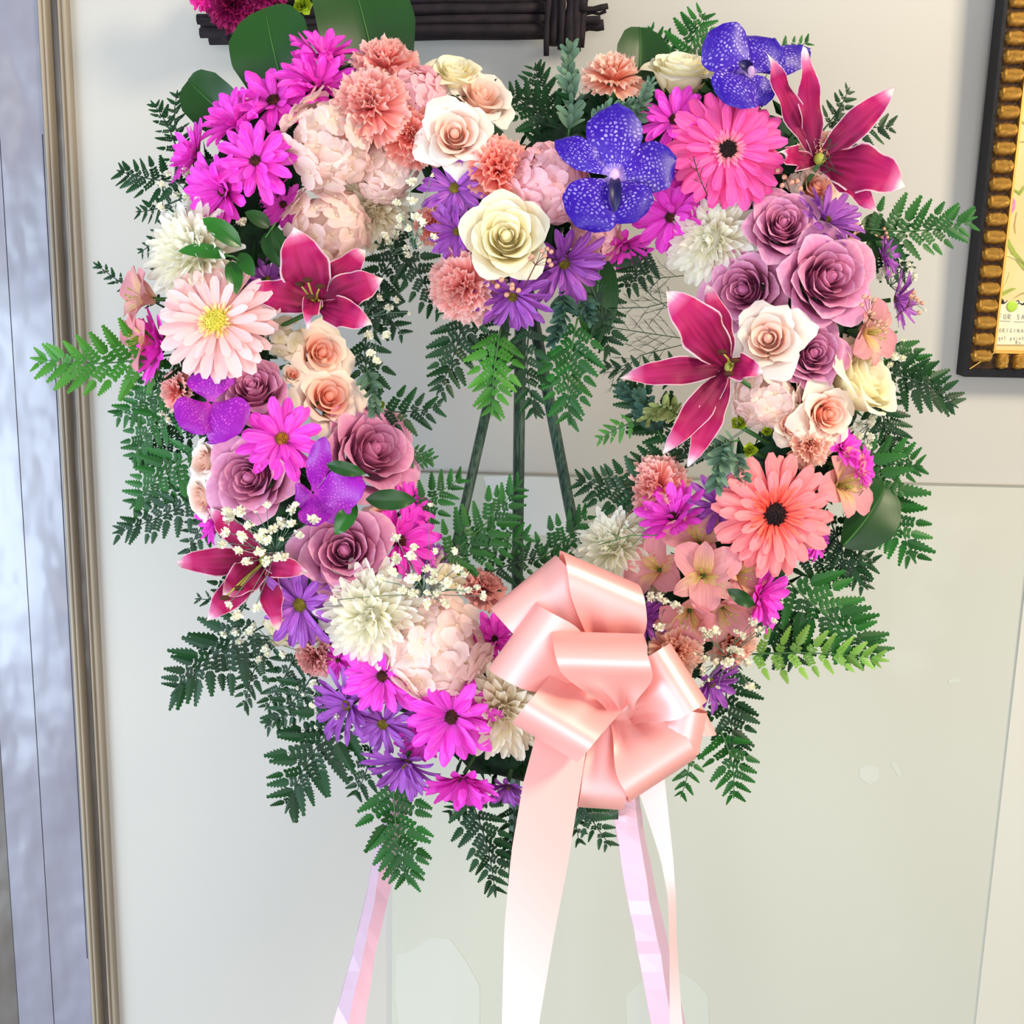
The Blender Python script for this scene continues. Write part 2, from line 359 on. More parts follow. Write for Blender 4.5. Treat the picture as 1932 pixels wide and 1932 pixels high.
def daisy(root, petal='magenta daisy petal', disc='dark disc', open_=12, n1=14, n2=10, dr=0.17, w=0.285, **k):
    def pm(a0, a1, L, ww, key):
        return lambda v: cached((key, petal, open_, v), lambda: mesh_grid('petal', petal_pts(L, ww*(1+.1*(v % 3-1)), 'daisy', a0, a1-14*(v % 2), cup=0.45 if v % 2 else -0.25, ruf=0.015, nu=7, nv=5, x0=0.1, seed=v, notch=0.03), petal))
    ring(root, 'petal', pm(open_, open_-24, 0.92, w, 'd1'), 5, n1, jit(1), sc=1.0, scj=.1, tj=.12)
    ring(root, 'petal', pm(open_+16, open_-2, 0.86, w, 'd2'), 5, n2, jit(1), z=0.03, sc=.93, scj=.12, tj=.14)
    if n2 > 8: ring(root, 'petal', pm(open_+30, open_+16, 0.7, w*.9, 'd3'), 4, n2-4, jit(1), z=0.05, sc=.8, scj=.15, tj=.2)
    link('disc', disc_mesh(('disc', disc, dr), disc, dr, 0.10), root, Matrix.Translation((0, 0, 0.06)))
def gerbera(root, petal, fringe, disc, dr=0.17, fr=0.34, **k):
    pm = lambda L, W, a0, a1, key: (lambda v: cached((key, petal, v), lambda: mesh_grid('petal', petal_pts(L, W*(1+.08*(v % 3-1)), 'gerb', a0, a1-6*(v % 3), cup=0.3*(1 if v % 2 else -.6), ruf=0.012, nu=8, nv=5, x0=0.12, seed=v), petal)))
    ring(root, 'petal', pm(.9, .23, 6, -12, 'g1'), 5, 22, scj=.05, tj=.05)
    ring(root, 'petal', pm(.86, .22, 12, -4, 'g2'), 5, 20, 0.15, scj=.06, tj=.06, z=.02)
    ring(root, 'petal', pm(.6, .17, 24, 10, 'g3'), 5, 16, 0.05, scj=.12, tj=.08, z=.035)
    fm = lambda v: cached(('fr', fringe, v, fr), lambda: mesh_grid('floret', petal_pts(fr-dr+.1, .05, 'strap', 50-15*v, 5, cup=.3, nu=4, nv=3, x0=dr*.85), fringe))
    ring(root, 'floret', fm, 3, 34, scj=.1, aj=.1, tj=.1, z=.05)
    ring(root, 'floret', fm, 3, 30, .1, sc=.85, scj=.1, aj=.1, tj=.15, z=.08)
    link('disc', disc_mesh(('disc', disc, dr), disc, dr, 0.09), root, Matrix.Translation((0, 0, 0.09)))
def rose_petal(rb, rt, zt, span, flare, spiral, point, seed, mat, wav=0.02, z0=-0.55, nu=8, nv=11):
    r = np.random.RandomState(seed); ph = r.uniform(0, 6.28)
    P = np.zeros((nu, nv, 3)); us = np.linspace(0, 1, nu); vs = np.linspace(-1, 1, nv)
    for i, u in enumerate(us):
        for j, v in enumerate(vs):
            e = 1-0.30*abs(v)**2.6*(0.3+0.7*u); uu = u*e
            rad = rb + (rt-rb)*math.sin(uu*math.pi/2)**0.85
            z = z0+(zt-z0)*uu
            f = max(0, (uu-0.62)/0.38)
            pt = 1+point*max(0, 1-abs(v)*2.2)
            rad += flare*f**1.7*pt; z -= flare*0.75*f**3*pt
            rad *= 1+spiral*v
            rad += wav*math.sin(3*v*3.14+ph)*f; z += wav*math.cos(4*v+ph)*f
            a = v*span*(0.35+0.65*min(1, u*2.2))
            P[i, j] = (rad*math.cos(a), rad*math.sin(a), z)
    return mesh_grid('petal', P, mat)
def rose(root, mats=('lavender rose petal',)*2, wild=1.0, layers=7, **k):
    rts = [.05, .12, .20, .29, .39, .50, .62, .76][:layers]; zts = [.36, .42, .44, .45, .44, .40, .32, .18]
    fl = [.0, .01, .02, .04, .07, .11, .17, .24]; ns = [2, 2, 3, 3, 4, 4, 5, 5]; sp = [2.0, 1.6, 1.3, 1.15, 1.0, .92, .85, .8]
    if layers < 8:
        s = .84/rts[-1]*1.0; rts = [x*s*.95 for x in rts]; fl = fl[-layers:]; zts = [.34, .38, .4, .38, .3, .16][-layers:] if layers <= 6 else zts
    off = random.uniform(0, 6.28)
    for l, rt in enumerate(rts):
        off += 0.9
        for i in range(ns[l]):
            v = (l*5+i) % 4
            outer = l >= len(rts)*0.55; m = mats[1] if outer else mats[0]
            key = ('rose', l, layers, v, m, wild)
            me = cached(key, lambda: rose_petal(max(.02, rt*.5), rt, zts[l], sp[l], fl[l]*wild*(1+.15*(v-1.5)), .09, .35 if l > 3 else .1, l*7+v, m, wav=.006+.012*l/len(rts)*wild+(.02*wild if wild > 1.2 and l > 3 else 0)))
            link('petal', me, root, Rz(off+i*2*math.pi/ns[l]+jit(.08)) @ Rx(jit(.04)) @ Matrix.Scale(1+jit(.03), 4))
    def cone():
        b = MB(); b.ball((0, 0, .1), .5, 8, 6, (.28, .28, .5)); b.ball((0, 0, -.5), .3, 8, 6, (1, 1, .8)); return b.mesh('core', mats[0])
    link('core', cached(('core', mats[0]), cone), root)
    sep = lambda v: cached(('sepal', v), lambda: mesh_grid('sepal', petal_pts(.7, .16, 'leaf', -10, 25, cup=.2, nu=6, nv=4, x0=.15), 'ruscus leaf'))
    for i in range(5): link('sepal', sep(0), root, Matrix.Translation((0, 0, -.62)) @ Rz(i*1.256))
def spray_rose(root, mats, **k): rose(root, mats, wild=1.5, layers=6)
def carnation(root, mat='pink carnation petal', flat=1.0, **k):
    pm = lambda a0, a1, L, W, key: (lambda v: cached((key, mat, v), lambda: mesh_grid('petal', petal_pts(L, W, 'fan', a0, a1, cup=.1, ruf=.085, rfreq=2.5+.5*v, nu=7, nv=17, x0=.03, seed=v*3+1, serr=.05), mat)))
    for a0, a1, L, W, n, z in ((25, -20, 1.0, .85, 9, -.25), (45, 0, .98, .8, 9, -.2), (62, 22, .92, .7, 8, -.15), (76, 45, .85, .6, 7, -.1), (88, 68, .78, .5, 6, -.06)):
        ring(root, 'petal', pm(a0, a1, L, W, ('car', a0)), 4, n, jit(2), z=z, scj=.08, aj=.25, tj=.16)
    def cal():
        b = MB(); b.tube([(0, 0, -1.0), (0, 0, -.6), (0, 0, -.15)], [.06, .2, .24], 8); return b.mesh('calyx', 'stem green')
    link('calyx', cached('calyx', cal), root)
def mum(root, mat='white mum petal', centre=True, **k):
    n = 135
    pm = lambda v: cached(('mum', mat, v), lambda: mesh_grid('petal', petal_pts(.92, .21, 'strap', 12, -18+26*(v % 3), cup=.55, ruf=.03, nu=6, nv=5, x0=.12, seed=v, notch=.05), mat))
    for i in range(n):
        t = (i+.5)/n; el = math.asin(min(1, 1-t))*1.0; a = i*2.39996
        s = (1.0-.38*(el/1.57))*(1+jit(.1))
        M = Matrix.Translation((0, 0, -.12)) @ Rz(a) @ Ry(-el+jit(.1)) @ Rx(jit(.35)) @ Matrix.Diagonal((s, s, s, 1))
        link('petal', pm(random.randrange(5)), root, M)
    def core():
        b = MB(); b.ball((0, 0, 0), .3, 10, 6); return b.mesh('core', mat)
    link('core', cached(('mcore', mat), core), root)
def hydrangea(root, mat='blush hydrangea petal', n=27, fr=.35, **k):
    pm = lambda v: cached(('hyd', mat, v), lambda: mesh_grid('petal', petal_pts(.95, .98+.08*v, 'wide', 14, -6-8*v, cup=-.10, ruf=.03, rfreq=1.5, nu=6, nv=6, x0=.03, seed=v, notch=-.05), mat))
    def eye():
        b = MB(); b.ball((0, 0, .05), .11, 6, 4); return b.mesh('floret', mat)
    for i in range(n):
        t = (i+.5)/n*.92; el = math.asin(1-t); a = i*2.39996+jit(.2)
        R = .80*(1+jit(.07)); d = Vector((math.cos(el)*math.cos(a), math.cos(el)*math.sin(a), math.sin(el)*.75))
        q = d.to_track_quat('Z', 'Y').to_matrix().to_4x4()
        f = link('floret', cached(('eye', mat), eye), root, Matrix.Translation(d*R) @ q @ Rz(jit(1.5)) @ Rx(jit(.3)) @ Ry(jit(.3)) @ Matrix.Scale(fr*(1+jit(.14)), 4))
        for j in range(4): link('petal', pm(random.randrange(4)), f, Rz(j*math.pi/2+jit(.1)) @ Ry(-.12+jit(.15)) @ Rx(jit(.15)))
    def core():
        b = MB(); b.ball((0, 0, -.1), .62, 12, 8, (1, 1, .75)); return b.mesh('core', mat)
    link('core', cached(('hcore', mat), core), root)
def alstro(root, open_=48, **k):
    pm = lambda m, W, key: (lambda v: cached((key, v, open_), lambda: mesh_grid('petal', petal_pts(1.35, W, 'wide', 66, open_-48-12*v, cup=.25, ruf=.03, nu=9, nv=6, x0=.02, seed=v), m)))
    ring(root, 'petal', pm('alstroemeria petal', .92, 'al1'), 3, 3, .3, z=-.35, aj=.1)
    ring(root, 'petal', pm('alstroemeria throat petal', .60, 'al2'), 3, 3, .3+1.05, z=-.3, sc=.92, aj=.1)
    def st():
        b = MB()
        for i in range(5):
            a = i*1.257; b.tube([(0, 0, -.3), (.08*math.cos(a), .08*math.sin(a), .2), (.2*math.cos(a), .2*math.sin(a), .5)], .012, 4)
            b.ball((.2*math.cos(a), .2*math.sin(a), .5), .035, 5, 4)
        return b.mesh('stamen', 'stamen')
    link('stamen', cached('alst', st), root)
def button(root, **k):
    pm = lambda v: cached(('btn', v), lambda: mesh_grid('bract', petal_pts(.6, .5, 'wide', 30, 10+10*v, cup=.3, nu=5, nv=4, x0=.03, seed=v), 'lime bract'))
    for z, t in ((0, .1), (.1, .5), (.2, 1.0)): ring(root, 'bract', pm, 3, 6, jit(1), tilt=t, z=z, aj=.3, tj=.2)
# ---- flowers given by their petal ends
def placed(name, px, py, z, label, cat, group): return thing(name, at(px, py, z), label, cat, group)
def blade(root, pname, A, B, nrm, mat, **k):
    P = blade_pts(A, B, nrm, **k); o = Vector(root.location)
    P = P - np.array(o)[None, None]
    return link(pname, mesh_grid(pname, P, mat), root)
def lily(px, py, z, tepals, label, seed=0, stamens=(), axis=(0, 0)):
    root = placed('lily', px, py, z, label, 'lily', 'stargazer lilies'); C = Vector(root.location)
    nn = (CN + CR*axis[0] + CU*axis[1]).normalized()
    for i, t in enumerate(tepals):
        tx, ty, tz, W = t[:4]; bul = t[4] if len(t) > 4 else 0.13; rolly = t[5] if len(t) > 5 else 0.6; side = t[6] if len(t) > 6 else 0
        tip = at(tx, ty, tz); d = (tip-C); A = C + d*0.04 - nn*0.008
        n2 = (nn - d.normalized()*nn.dot(d.normalized())).normalized()
        blade(root, 'petal', A, tip, n2, 'lily petal', W=W*0.00051, shape='lily', bulge=bul, cup=-.18, fold=.22, ruf=.0048, rfreq=2.8, nu=18, nv=9, seed=seed*9+i, tiproll=rolly, side=side)
    for (sx, sy, sz) in stamens:
        tip = at(sx, sy, sz); b = MB(); m = (C+tip)/2 + nn*0.008
        b.tube([Vector((0, 0, 0)), m-C, tip-C], [.0012, .0009, .0008], 5); s = link('stamen', b.mesh('stamen', 'stamen'), root)
        b = MB(); b.ball(tip-C, .003, 7, 5, (1.6, .8, .8)); link('anther', b.mesh('anther', 'anther'), s)
    b = MB(); b.ball((0, 0, 0), .0055, 8, 6); link('throat', b.mesh('throat', 'stamen'), root)
    add_stem(root, px, py)
    return root
def orchid(px, py, z, petals, label, mat='orchid petal', lip=None, axis=(0, 0), lipmat='orchid lip', group='violet-blue orchids'):
    root = placed('orchid', px, py, z, label, 'orchid', group); C = Vector(root.location)
    nn = (CN + CR*axis[0] + CU*axis[1]).normalized()
    for i, (tx, ty, tz, W, bul) in enumerate(petals):
        tip = at(tx, ty, tz); blade(root, 'petal', C+(tip-C)*.03, tip, nn, mat, W=W*.00051, shape='orchid', bulge=bul, cup=-.16, ruf=.003, rfreq=1.3, nu=14, nv=11, seed=i+int(px))
    if lip:
        lx, ly = lip; tip = at(lx, ly, z+.012)
        blade(root, 'lip', C, tip, nn, lipmat, W=.011, shape='wide', bulge=.25, cup=.5, nu=9, nv=6)
        b = MB(); b.ball((nn*.004), .005, 8, 6, (1, 1, 1.3)); link('column', b.mesh('column', 'orchid column'), root)
    add_stem(root, px, py)
    return root
# ---- foliage
def pinna_mesh(v, mat):
    """one leaflet: a few loose oval lobes at its base, then a serrated blade, folded along the vein"""
    def f():
        b = MB(); r = random.Random(v); tz = .035
        b.add([(0, -.012, 0), (0, .012, 0), (1, 0, 0)], [(0, 2, 1)], [(0, .5), (0, .5), (1, .5)])
        s0 = (.44, .12, .30, .55, .02)[v % 5]
        ts = [.06+.115*k for k in range(8) if .06+.115*k < s0-.03]
        for s in (-1, 1):
            for t in ts:
                l = .19*(1-t*.4)*(1+r.uniform(-.1, .1)); w = .062; a = math.radians(62-14*t); dx, dy = math.cos(a), math.sin(a)*s; px, py = -dy, dx
                pr = ((0, .1), (.2, .8), (.5, 1.0), (.8, .7), (1, .1)); L = len(pr)
                mid = [(t+dx*q*l, dy*q*l, .0) for q, _ in pr]; A = [(t+dx*q*l+px*ww*w, dy*q*l+py*ww*w, -.2*tz) for q, ww in pr]; B = [(t+dx*q*l-px*ww*w, dy*q*l-py*ww*w, -.2*tz) for q, ww in pr]
                vs = mid+A+B; fs = []
                for q in range(L-1): fs += [(q, q+1, L+q+1, L+q), (q+1, q, 2*L+q, 2*L+q+1)]
                b.add(vs, fs, [(t, .5)]*len(vs))
            # serrated blade
            n = 7; ins = []; out = []
            for k in range(n+1):
                t = s0+(1-s0)*k/n; e = (t-s0)/(1-s0); w0 = .215*(1-t)**.62*min(1, .55+e*3)
                ins.append((t, s*w0*.72, -tz*w0*4)); t2 = t+(1-s0)/n*.62
                if k < n: out.append((min(t2+.02, 1), s*w0*(1.02+r.uniform(-.05, .08)), -tz*w0*6))
            vs = [(s0+(1-s0)*k/n, 0, 0) for k in range(n+1)]+ins+out; fs = []
            for k in range(n): fs += [(k, k+1, n+1+k+1, n+1+k), (n+1+k, n+1+k+1, 2*n+2+k)]
            b.add(vs, fs, [(v_[0], .5) for v_ in vs])
        return b.mesh('leaflet', mat, smooth=False)
    return cached(('pinna', v, mat), f)
def frond(bx, by, tx, ty, wpx, z0, z1, tone, label, n=None):
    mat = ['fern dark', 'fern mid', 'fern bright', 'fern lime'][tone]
    A = at(bx, by, z0); B = at(tx, ty, z1); L = (B-A).length
    X = (B-A).normalized(); Z = (CN - X*CN.dot(X)).normalized(); Y = Z.cross(X)
    root = bpy.data.objects.new('fern_frond', None); COL.objects.link(root); root.empty_display_size = .01
    root.matrix_basis = Matrix(((X.x, Y.x, Z.x, A.x), (X.y, Y.y, Z.y, A.y), (X.z, Y.z, Z.z, A.z), (0, 0, 0, 1)))
    tag(root, label, 'fern', 'leatherleaf fern fronds in the wreath')
    sg = random.choice((-1, 1)); bend = random.uniform(.02, .08)*sg*L; lift = random.uniform(.02, .08)*L
    cen = lambda t: Vector((t*L, bend*math.sin(t*math.pi), lift*math.sin(t*math.pi)))
    b = MB(); ts = np.linspace(0, .97, 9); b.tube([cen(t) for t in ts], [.0011*(1-.7*t) for t in ts], 5)
    link('rachis', b.mesh('rachis', 'dark stem' if tone == 0 else 'stem green'), root)
    half = wpx*.00051*.5
    if n is None: n = max(5, min(9, int(L/.0105)))
    for i in range(n):
        t = .10+.80*(i/(n-1))**.92
        prof = (1-((t-.1)/.95))**.75*(.82+.18*min(1, (t-.1)/.15))
        for s in (-1, 1):
            ang = math.radians(66-30*t+jit(7)); ln = half*prof/math.sin(ang)*(1+jit(.10))+.004
            tt = t+s*.012+jit(.006); p = cen(tt)
            M = Matrix.Translation(p) @ Rz(s*ang) @ Rx(jit(.45)) @ Ry(jit(.14)) @ Matrix.Diagonal((ln, ln*1.0+.003, ln, 1))
            link('leaflet', pinna_mesh(random.choice((0, 2, 3)) if i < n*.6 else random.choice((1, 2, 4)), mat), root, M)
    p = cen(.88); q = cen(1.0); a = math.atan2(q.y-p.y, q.x-p.x)
    l = (L-p.x)*1.05
    link('leaflet', pinna_mesh(4, mat), root, Matrix.Translation(p) @ Rz(a) @ Matrix.Diagonal((l, l, l, 1)))
    return root
def leaf(name, bx, by, tx, ty, wpx, z0, z1, mat, label, cat='leaf', group='broad leaves in the wreath', bulge=.08, tilt=(0, 0), shape='leaf', fold=.15, tiproll=.3, rib=True):
    root = bpy.data.objects.new(name, None); COL.objects.link(root); root.location = at(bx, by, z0); tag(root, label, cat, group)
    nn = CN + CR*tilt[0] + CU*tilt[1]; A, B = at(bx, by, z0), at(tx, ty, z1)
    k = dict(W=wpx*.00051, shape=shape, bulge=bulge, fold=fold, nu=24, nv=11, seed=int(bx), ruf=.001, tiproll=tiproll)
    blade(root, 'blade', A, B, nn, mat, **k)
    if rib:
        P = blade_pts(A, B, nn, **k); nr = (Vector(nn).normalized())*.0004
        b = MB(); b.tube([Vector(P[i, 5])-root.location+nr for i in range(0, 24)], [.0014*(1-.038*i) for i in range(24)], 5); link('midrib', b.mesh('midrib', 'pale midrib'), root)
    return root
def sprig(name, pts, leaves, mat, label, cat='foliage', group=None, stem='stem green', lw=.35, r=.0012):
    """pts: px,py,z along the stem; leaves: (t, side, length px, width px, lift)"""
    root = bpy.data.objects.new(name, None); COL.objects.link(root)
    P = [at(*p) for p in pts]; root.location = P[0]; tag(root, label, cat, group)
    b = MB(); b.tube([p-P[0] for p in P], r, 5); link('stem', b.mesh('stem', stem), root)
    return root, P
def along(P, t):
    x = t*(len(P)-1); i = min(int(x), len(P)-2); return P[i].lerp(P[i+1], x-i), (P[i+1]-P[i]).normalized()
def sage(pts, label, mat='sage leaf', n=11, ll=34, name='dusty_miller_sprig'):
    n = int(n*1.6); ll *= .85
    root, P = sprig(name, pts, None, mat, label, 'foliage', 'grey-green feathery sprigs', r=.001)
    me = lambda v: cached(('sage', mat, v), lambda: mesh_grid('leaflet', petal_pts(1, .30+.04*v, 'daisy', 5, 25-20*v, cup=.3, nu=6, nv=4, seed=v), mat))
    for i in range(n):
        t = .15+.85*i/(n-1); p, d = along(P, t)
        for s in (-1, 1, 0):
            if s == 0 and i % 2: continue
            nn = (CN - d*CN.dot(d)).normalized(); y = nn.cross(d)
            B = Matrix(((d.x, y.x, nn.x), (d.y, y.y, nn.y), (d.z, y.z, nn.z))).to_4x4()
            a = s*math.radians(58-30*t+jit(14)); L = ll*.00051*(1-.35*t)*(1+jit(.2))
            M = Matrix.Translation(p-root.location) @ B @ Rz(a) @ Ry(-.2-(.9 if s == 0 else jit(.5))) @ Rx(jit(.6)) @ Matrix.Scale(L, 4)
            link('leaflet', me(random.randrange(3)), root, M)
    return root
def leafy(pts, leaves, label, mat='ruscus leaf', name='ruscus_sprig'):
    """leaves: tip px,py, base px,py, width"""
    root, P = sprig(name, pts, None, mat, label, 'foliage', 'glossy green ruscus sprigs', r=.001)
    for i, (bx, by, tx, ty, w) in enumerate(leaves):
        z = pts[0][2]+.008
        blade(root, 'leaf', at(bx, by, z), at(tx, ty, z+.006), CN+CR*jit(.3)+CU*.3, mat, W=w*.00051, shape='leaf', bulge=.1, fold=.15, nu=10, nv=7, seed=i)
    return root
def wisp(pts, label, ang=40, n=9, ll=60, mat='dark stem'):
    root, P = sprig('asparagus_wisp', pts, None, mat, label, 'foliage', 'fine asparagus fern wisps', stem=mat, r=.0005)
    for i in range(n):
        t = .15+.85*i/n; p, d = along(P, t)
        s = 1 if i % 2 else -1
        nn = (CN - d*CN.dot(d)).normalized(); y = nn.cross(d)
        L = ll*.00051*(1-.5*t); dirv = (d*math.cos(math.radians(ang)) + y*s*math.sin(math.radians(ang)) + nn*jit(.4)).normalized()
        b = MB(); q0 = p-root.location; q1 = q0+dirv*L; b.tube([q0, q1], [.00032, .0002], 4)
        for j in range(7):
            f = (j+1)/8; c = q0.lerp(q1, f); e = (dirv+y*jit(1.1)+nn*jit(.6)+d*.4).normalized()
            b.tube([c, c+e*L*.34], [.0002, .00012], 3)
        o = link('needle_branch', b.mesh('needle_branch', mat), root)
    return root
def blossom_mesh(v):
    def f():
        b = MB(); r = random.Random(v); n = 16
        for i in range(n):
            t = (i+.5)/n; el = math.asin(1-t*1.2 if 1-t*1.2 > -1 else -1); a = i*2.4
            d = Vector((math.cos(el)*math.cos(a), math.cos(el)*math.sin(a), math.sin(el))); s = d.orthogonal().normalized(); s.rotate(Quaternion(d, r.uniform(0, 6))); e = d.cross(s)
            c = d*.25; T = d*.95
            b.add([c, c+(T-c)*.6+s*.3, T+s*.18+e*.1, T-s*.18-e*.1, c+(T-c)*.6-s*.3], [(0, 1, 2, 3, 4)], [(0, 0), (.6, 0), (1, 0), (1, 1), (.6, 1)])
        b.ball((0, 0, 0), .45, 6, 4)
        return b.mesh('blossom', 'gypsophila petal')
    return cached(('gyp', v), f)
def gyp(ox, oy, z, spots, label, size=13):
    root = bpy.data.objects.new('gypsophila_sprig', None); COL.objects.link(root); root.location = at(ox, oy, z-.03)
    tag(root, label, 'gypsophila', "sprigs of white baby's breath")
    O = Vector(root.location); b = MB(); hub = at(ox, oy, z-.012)-O; b.tube([(0, 0, 0), hub], .0007, 4)
    for s in spots:
        px, py = s[:2]; sz = (s[2] if len(s) > 2 else size)*(1+jit(.12)); dz = z+jit(.006)
        T = at(px, py, dz)-O; m = (hub*.45+T*.55)+Vector((jit(.003), jit(.003), jit(.003)))
        b.tube([hub, m, T], [.00045, .0004, .0004], 4)
        M = Matrix.Translation(T) @ Rz(jit(3)) @ Rx(jit(3)) @ Matrix.Scale(sz*.00051*.7, 4)
        link('blossom', blossom_mesh(random.randrange(5)), root, M)
    link('stem', b.mesh('stem', 'sage leaf'), root)
    return root
def berries(pts, spots, label, mat='berry', size=7):
    root, P = sprig('berry_sprig', pts, None, mat, label, 'berries', 'small pinkish berry sprigs', stem='berry stem', r=.0006)
    O = Vector(root.location); tip = P[-1]-O; b = MB()
    for i, (px, py) in enumerate(spots):
        T = at(px, py, pts[-1][2]+.006+jit(.003))-O; b.tube([tip, T], .00035, 4)
        q = MB(); q.ball((0, 0, 0), size*.00051*.62, 8, 6); link('berry', cached(('berry', mat, size), lambda: q.mesh('berry', mat)), root, Matrix.Translation(T))
    link('twig', b.mesh('twig', 'berry stem'), root)
    return root
# ------------------------------------------------------------------ the room
def struct(name, me): return tag(link(name, me), kind='structure')
def wallmat():
    m, nt, b = new_mat('painted wall'); L = nt.links.new
    tc = N(nt, 'ShaderNodeTexCoord'); no = N(nt, 'ShaderNodeTexNoise'); no.inputs['Scale'].default_value = 1.3; no.inputs['Detail'].default_value = 1; L(tc.outputs['Object'], no.inputs['Vector'])
    L(mixc(nt, no.outputs['Fac'], srgb('c4c1ba'), srgb('bebbb4')), b.inputs['Base Color'])
    b.inputs['Roughness'].default_value = .45; b.inputs['Specular IOR Level'].default_value = .35
    n2 = N(nt, 'ShaderNodeTexNoise'); n2.inputs['Scale'].default_value = 160; L(tc.outputs['Object'], n2.inputs['Vector'])
    bp = N(nt, 'ShaderNodeBump'); bp.inputs['Strength'].default_value = .06; bp.inputs['Distance'].default_value = .002; L(n2.outputs['Fac'], bp.inputs['Height']); L(bp.outputs[0], b.inputs['Normal'])
    return m
MATS['wall'] = wallmat()
b = MB(); b.box(-3.2, 3.2, 0, .12, 0, 3.0); struct('wall_back', b.mesh('wall_back', 'wall', False))
plain('floor', '8a7c6c', .5, noise='7c6e60', nscale=3)
b = MB(); b.box(-3.2, 3.2, -4.2, .12, -.05, 0); struct('floor', b.mesh('floor', 'floor', False))
plain('grey wall', 'b8b4ac', .8)
# painted door casing on the left: a wide board and its mouldings
def paintmat(name, c, c2, rough):
    m, nt, bb = new_mat(name); L = nt.links.new
    tc = N(nt, 'ShaderNodeTexCoord'); mp = N(nt, 'ShaderNodeMapping'); mp.inputs['Scale'].default_value = (6, 6, 2.2); L(tc.outputs['Object'], mp.inputs[0])
    no = N(nt, 'ShaderNodeTexNoise'); no.inputs['Scale'].default_value = 1.6; no.inputs['Detail'].default_value = 2; L(mp.outputs[0], no.inputs['Vector'])
    L(mixc(nt, no.outputs['Fac'], srgb(c), srgb(c2)), bb.inputs['Base Color'])
    bb.inputs['Roughness'].default_value = rough; bb.inputs['Specular IOR Level'].default_value = .5; bb.inputs['Coat Weight'].default_value = .9; bb.inputs['Coat Roughness'].default_value = .14
    m2 = N(nt, 'ShaderNodeMapping'); m2.inputs['Scale'].default_value = (5, 5, 3.0); L(tc.outputs['Object'], m2.inputs[0])
    n2 = N(nt, 'ShaderNodeTexNoise'); n2.inputs['Scale'].default_value = 1.5; n2.inputs['Detail'].default_value = 3; L(m2.outputs[0], n2.inputs['Vector'])
    bp = N(nt, 'ShaderNodeBump'); bp.inputs['Strength'].default_value = 1.0; bp.inputs['Distance'].default_value = .035; L(n2.outputs['Fac'], bp.inputs['Height']); L(bp.outputs[0], bb.inputs['Normal'])
    return m
MATS['grey gloss paint'] = paintmat('grey gloss paint', '9393a0', '817f8e', .32)
MATS['taupe paint'] = paintmat('taupe paint', '6a645f', '625c58', .4)
plain('beige bead', 'aca08c', .4, noise='958a7c', nscale=12, stretch=(1, 1, .2)); plain('dark seam', '3c3a3e', .8)
def xs(px, yd): return wall_at(px, 966, yd).x
def board(mb, p0, p1, yd, yb=0.0, z0=0.0, z1=2.6): x0, x1 = xs(p0, -yd), xs(p1, -yd); mb.box(x0, x1, -yd, -yb if yb else -.0, z0, z1); return x0, x1
root = bpy.data.objects.new('trim_1', None); COL.objects.link(root); tag(root, kind='structure', label='grey gloss-painted door casing with beige edge beads on the left')
b = MB(); b.box(xs(-29, -.026), xs(42, -.026), -.026, 0, 0, 2.6); link('plank', b.mesh('plank', 'grey gloss paint', False), root)
b = MB(); b.box(xs(44, -.026), xs(122, -.026), -.0265, 0, 0, 2.6); link('plank', b.mesh('plank', 'grey gloss paint', False), root)
b = MB(); b.box(xs(41.5, -.026), xs(44.5, -.026), -.0245, 0, 0, 2.6); link('seam', b.mesh('seam', 'dark seam', False), root)
for (p0, p1, yd, m) in ((121, 128, .031, 'beige bead'), (129, 135, .028, 'beige bead'), (135, 156, .012, 'taupe paint'), (156, 160, .017, 'beige bead'), (160, 172, .013, 'beige bead')):
    b = MB(); x0, x1 = xs(p0, -yd), xs(p1, -yd)
    r = (x1-x0)/2; n = 6; vs = []; 
    for z in (0, 2.6):
        for k in range(n+1):
            a = math.pi*k/n; flat = 0.25 if m == 'taupe paint' else 1.0
            vs.append(((x0+x1)/2-r*math.cos(a), -(yd-min(r, .006))-min(r, .006)*math.sin(a)*flat, z))
        vs += [(x1, 0, z), (x0, 0, z)]
    k2 = n+3; b.add(vs, [(k, k+1, k2+k+1, k2+k) for k in range(n)] + [(n, n+1, k2+n+1, k2+n), (n+2, 0, k2, k2+n+2)]); link('moulding', b.mesh('moulding', m, True), root)
b = MB(); b.box(xs(118, -.0268), xs(119.3, -.0268), -.0272, -.01, .55, 1.62); link('crack', b.mesh('crack', 'dark seam', False), root)
b = MB(); b.box(xs(-32, -.026), xs(-29, -.026), -.024, 0, 0, 2.6); link('seam', b.mesh('seam', 'dark seam', False), root)
b = MB(); b.box(xs(-330, -.026), xs(-32, -.026), -.020, 0, 0, 2.6); link('plank', b.mesh('plank', 'taupe paint', False), root)
# ---------------------------------------------------------------- clear panel on the lower wall
def panelmat():
    m, nt, bb = new_mat('pale acrylic panel'); L = nt.links.new
    tc = N(nt, 'ShaderNodeTexCoord'); no = N(nt, 'ShaderNodeTexNoise'); no.inputs['Scale'].default_value = 2.2; no.inputs['Detail'].default_value = 6; no.inputs['Roughness'].default_value = .55; L(tc.outputs['Object'], no.inputs['Vector'])
    f = ramp(nt, no.outputs['Fac'], [(.60, 0.0), (.66, .25), (.75, .35)])
    L(mixc(nt, f, srgb('c2c3b6'), srgb('d2d6cc')), bb.inputs['Base Color'])
    bb.inputs['Roughness'].default_value = .5; bb.inputs['Coat Weight'].default_value = .35; bb.inputs['Coat Roughness'].default_value = .12
    return m
MATS['panel'] = panelmat()
tl = wall_at(742, 898, -.006); tr = wall_at(1895, 912, -.006)
pz = (tl.z+tr.z)/2
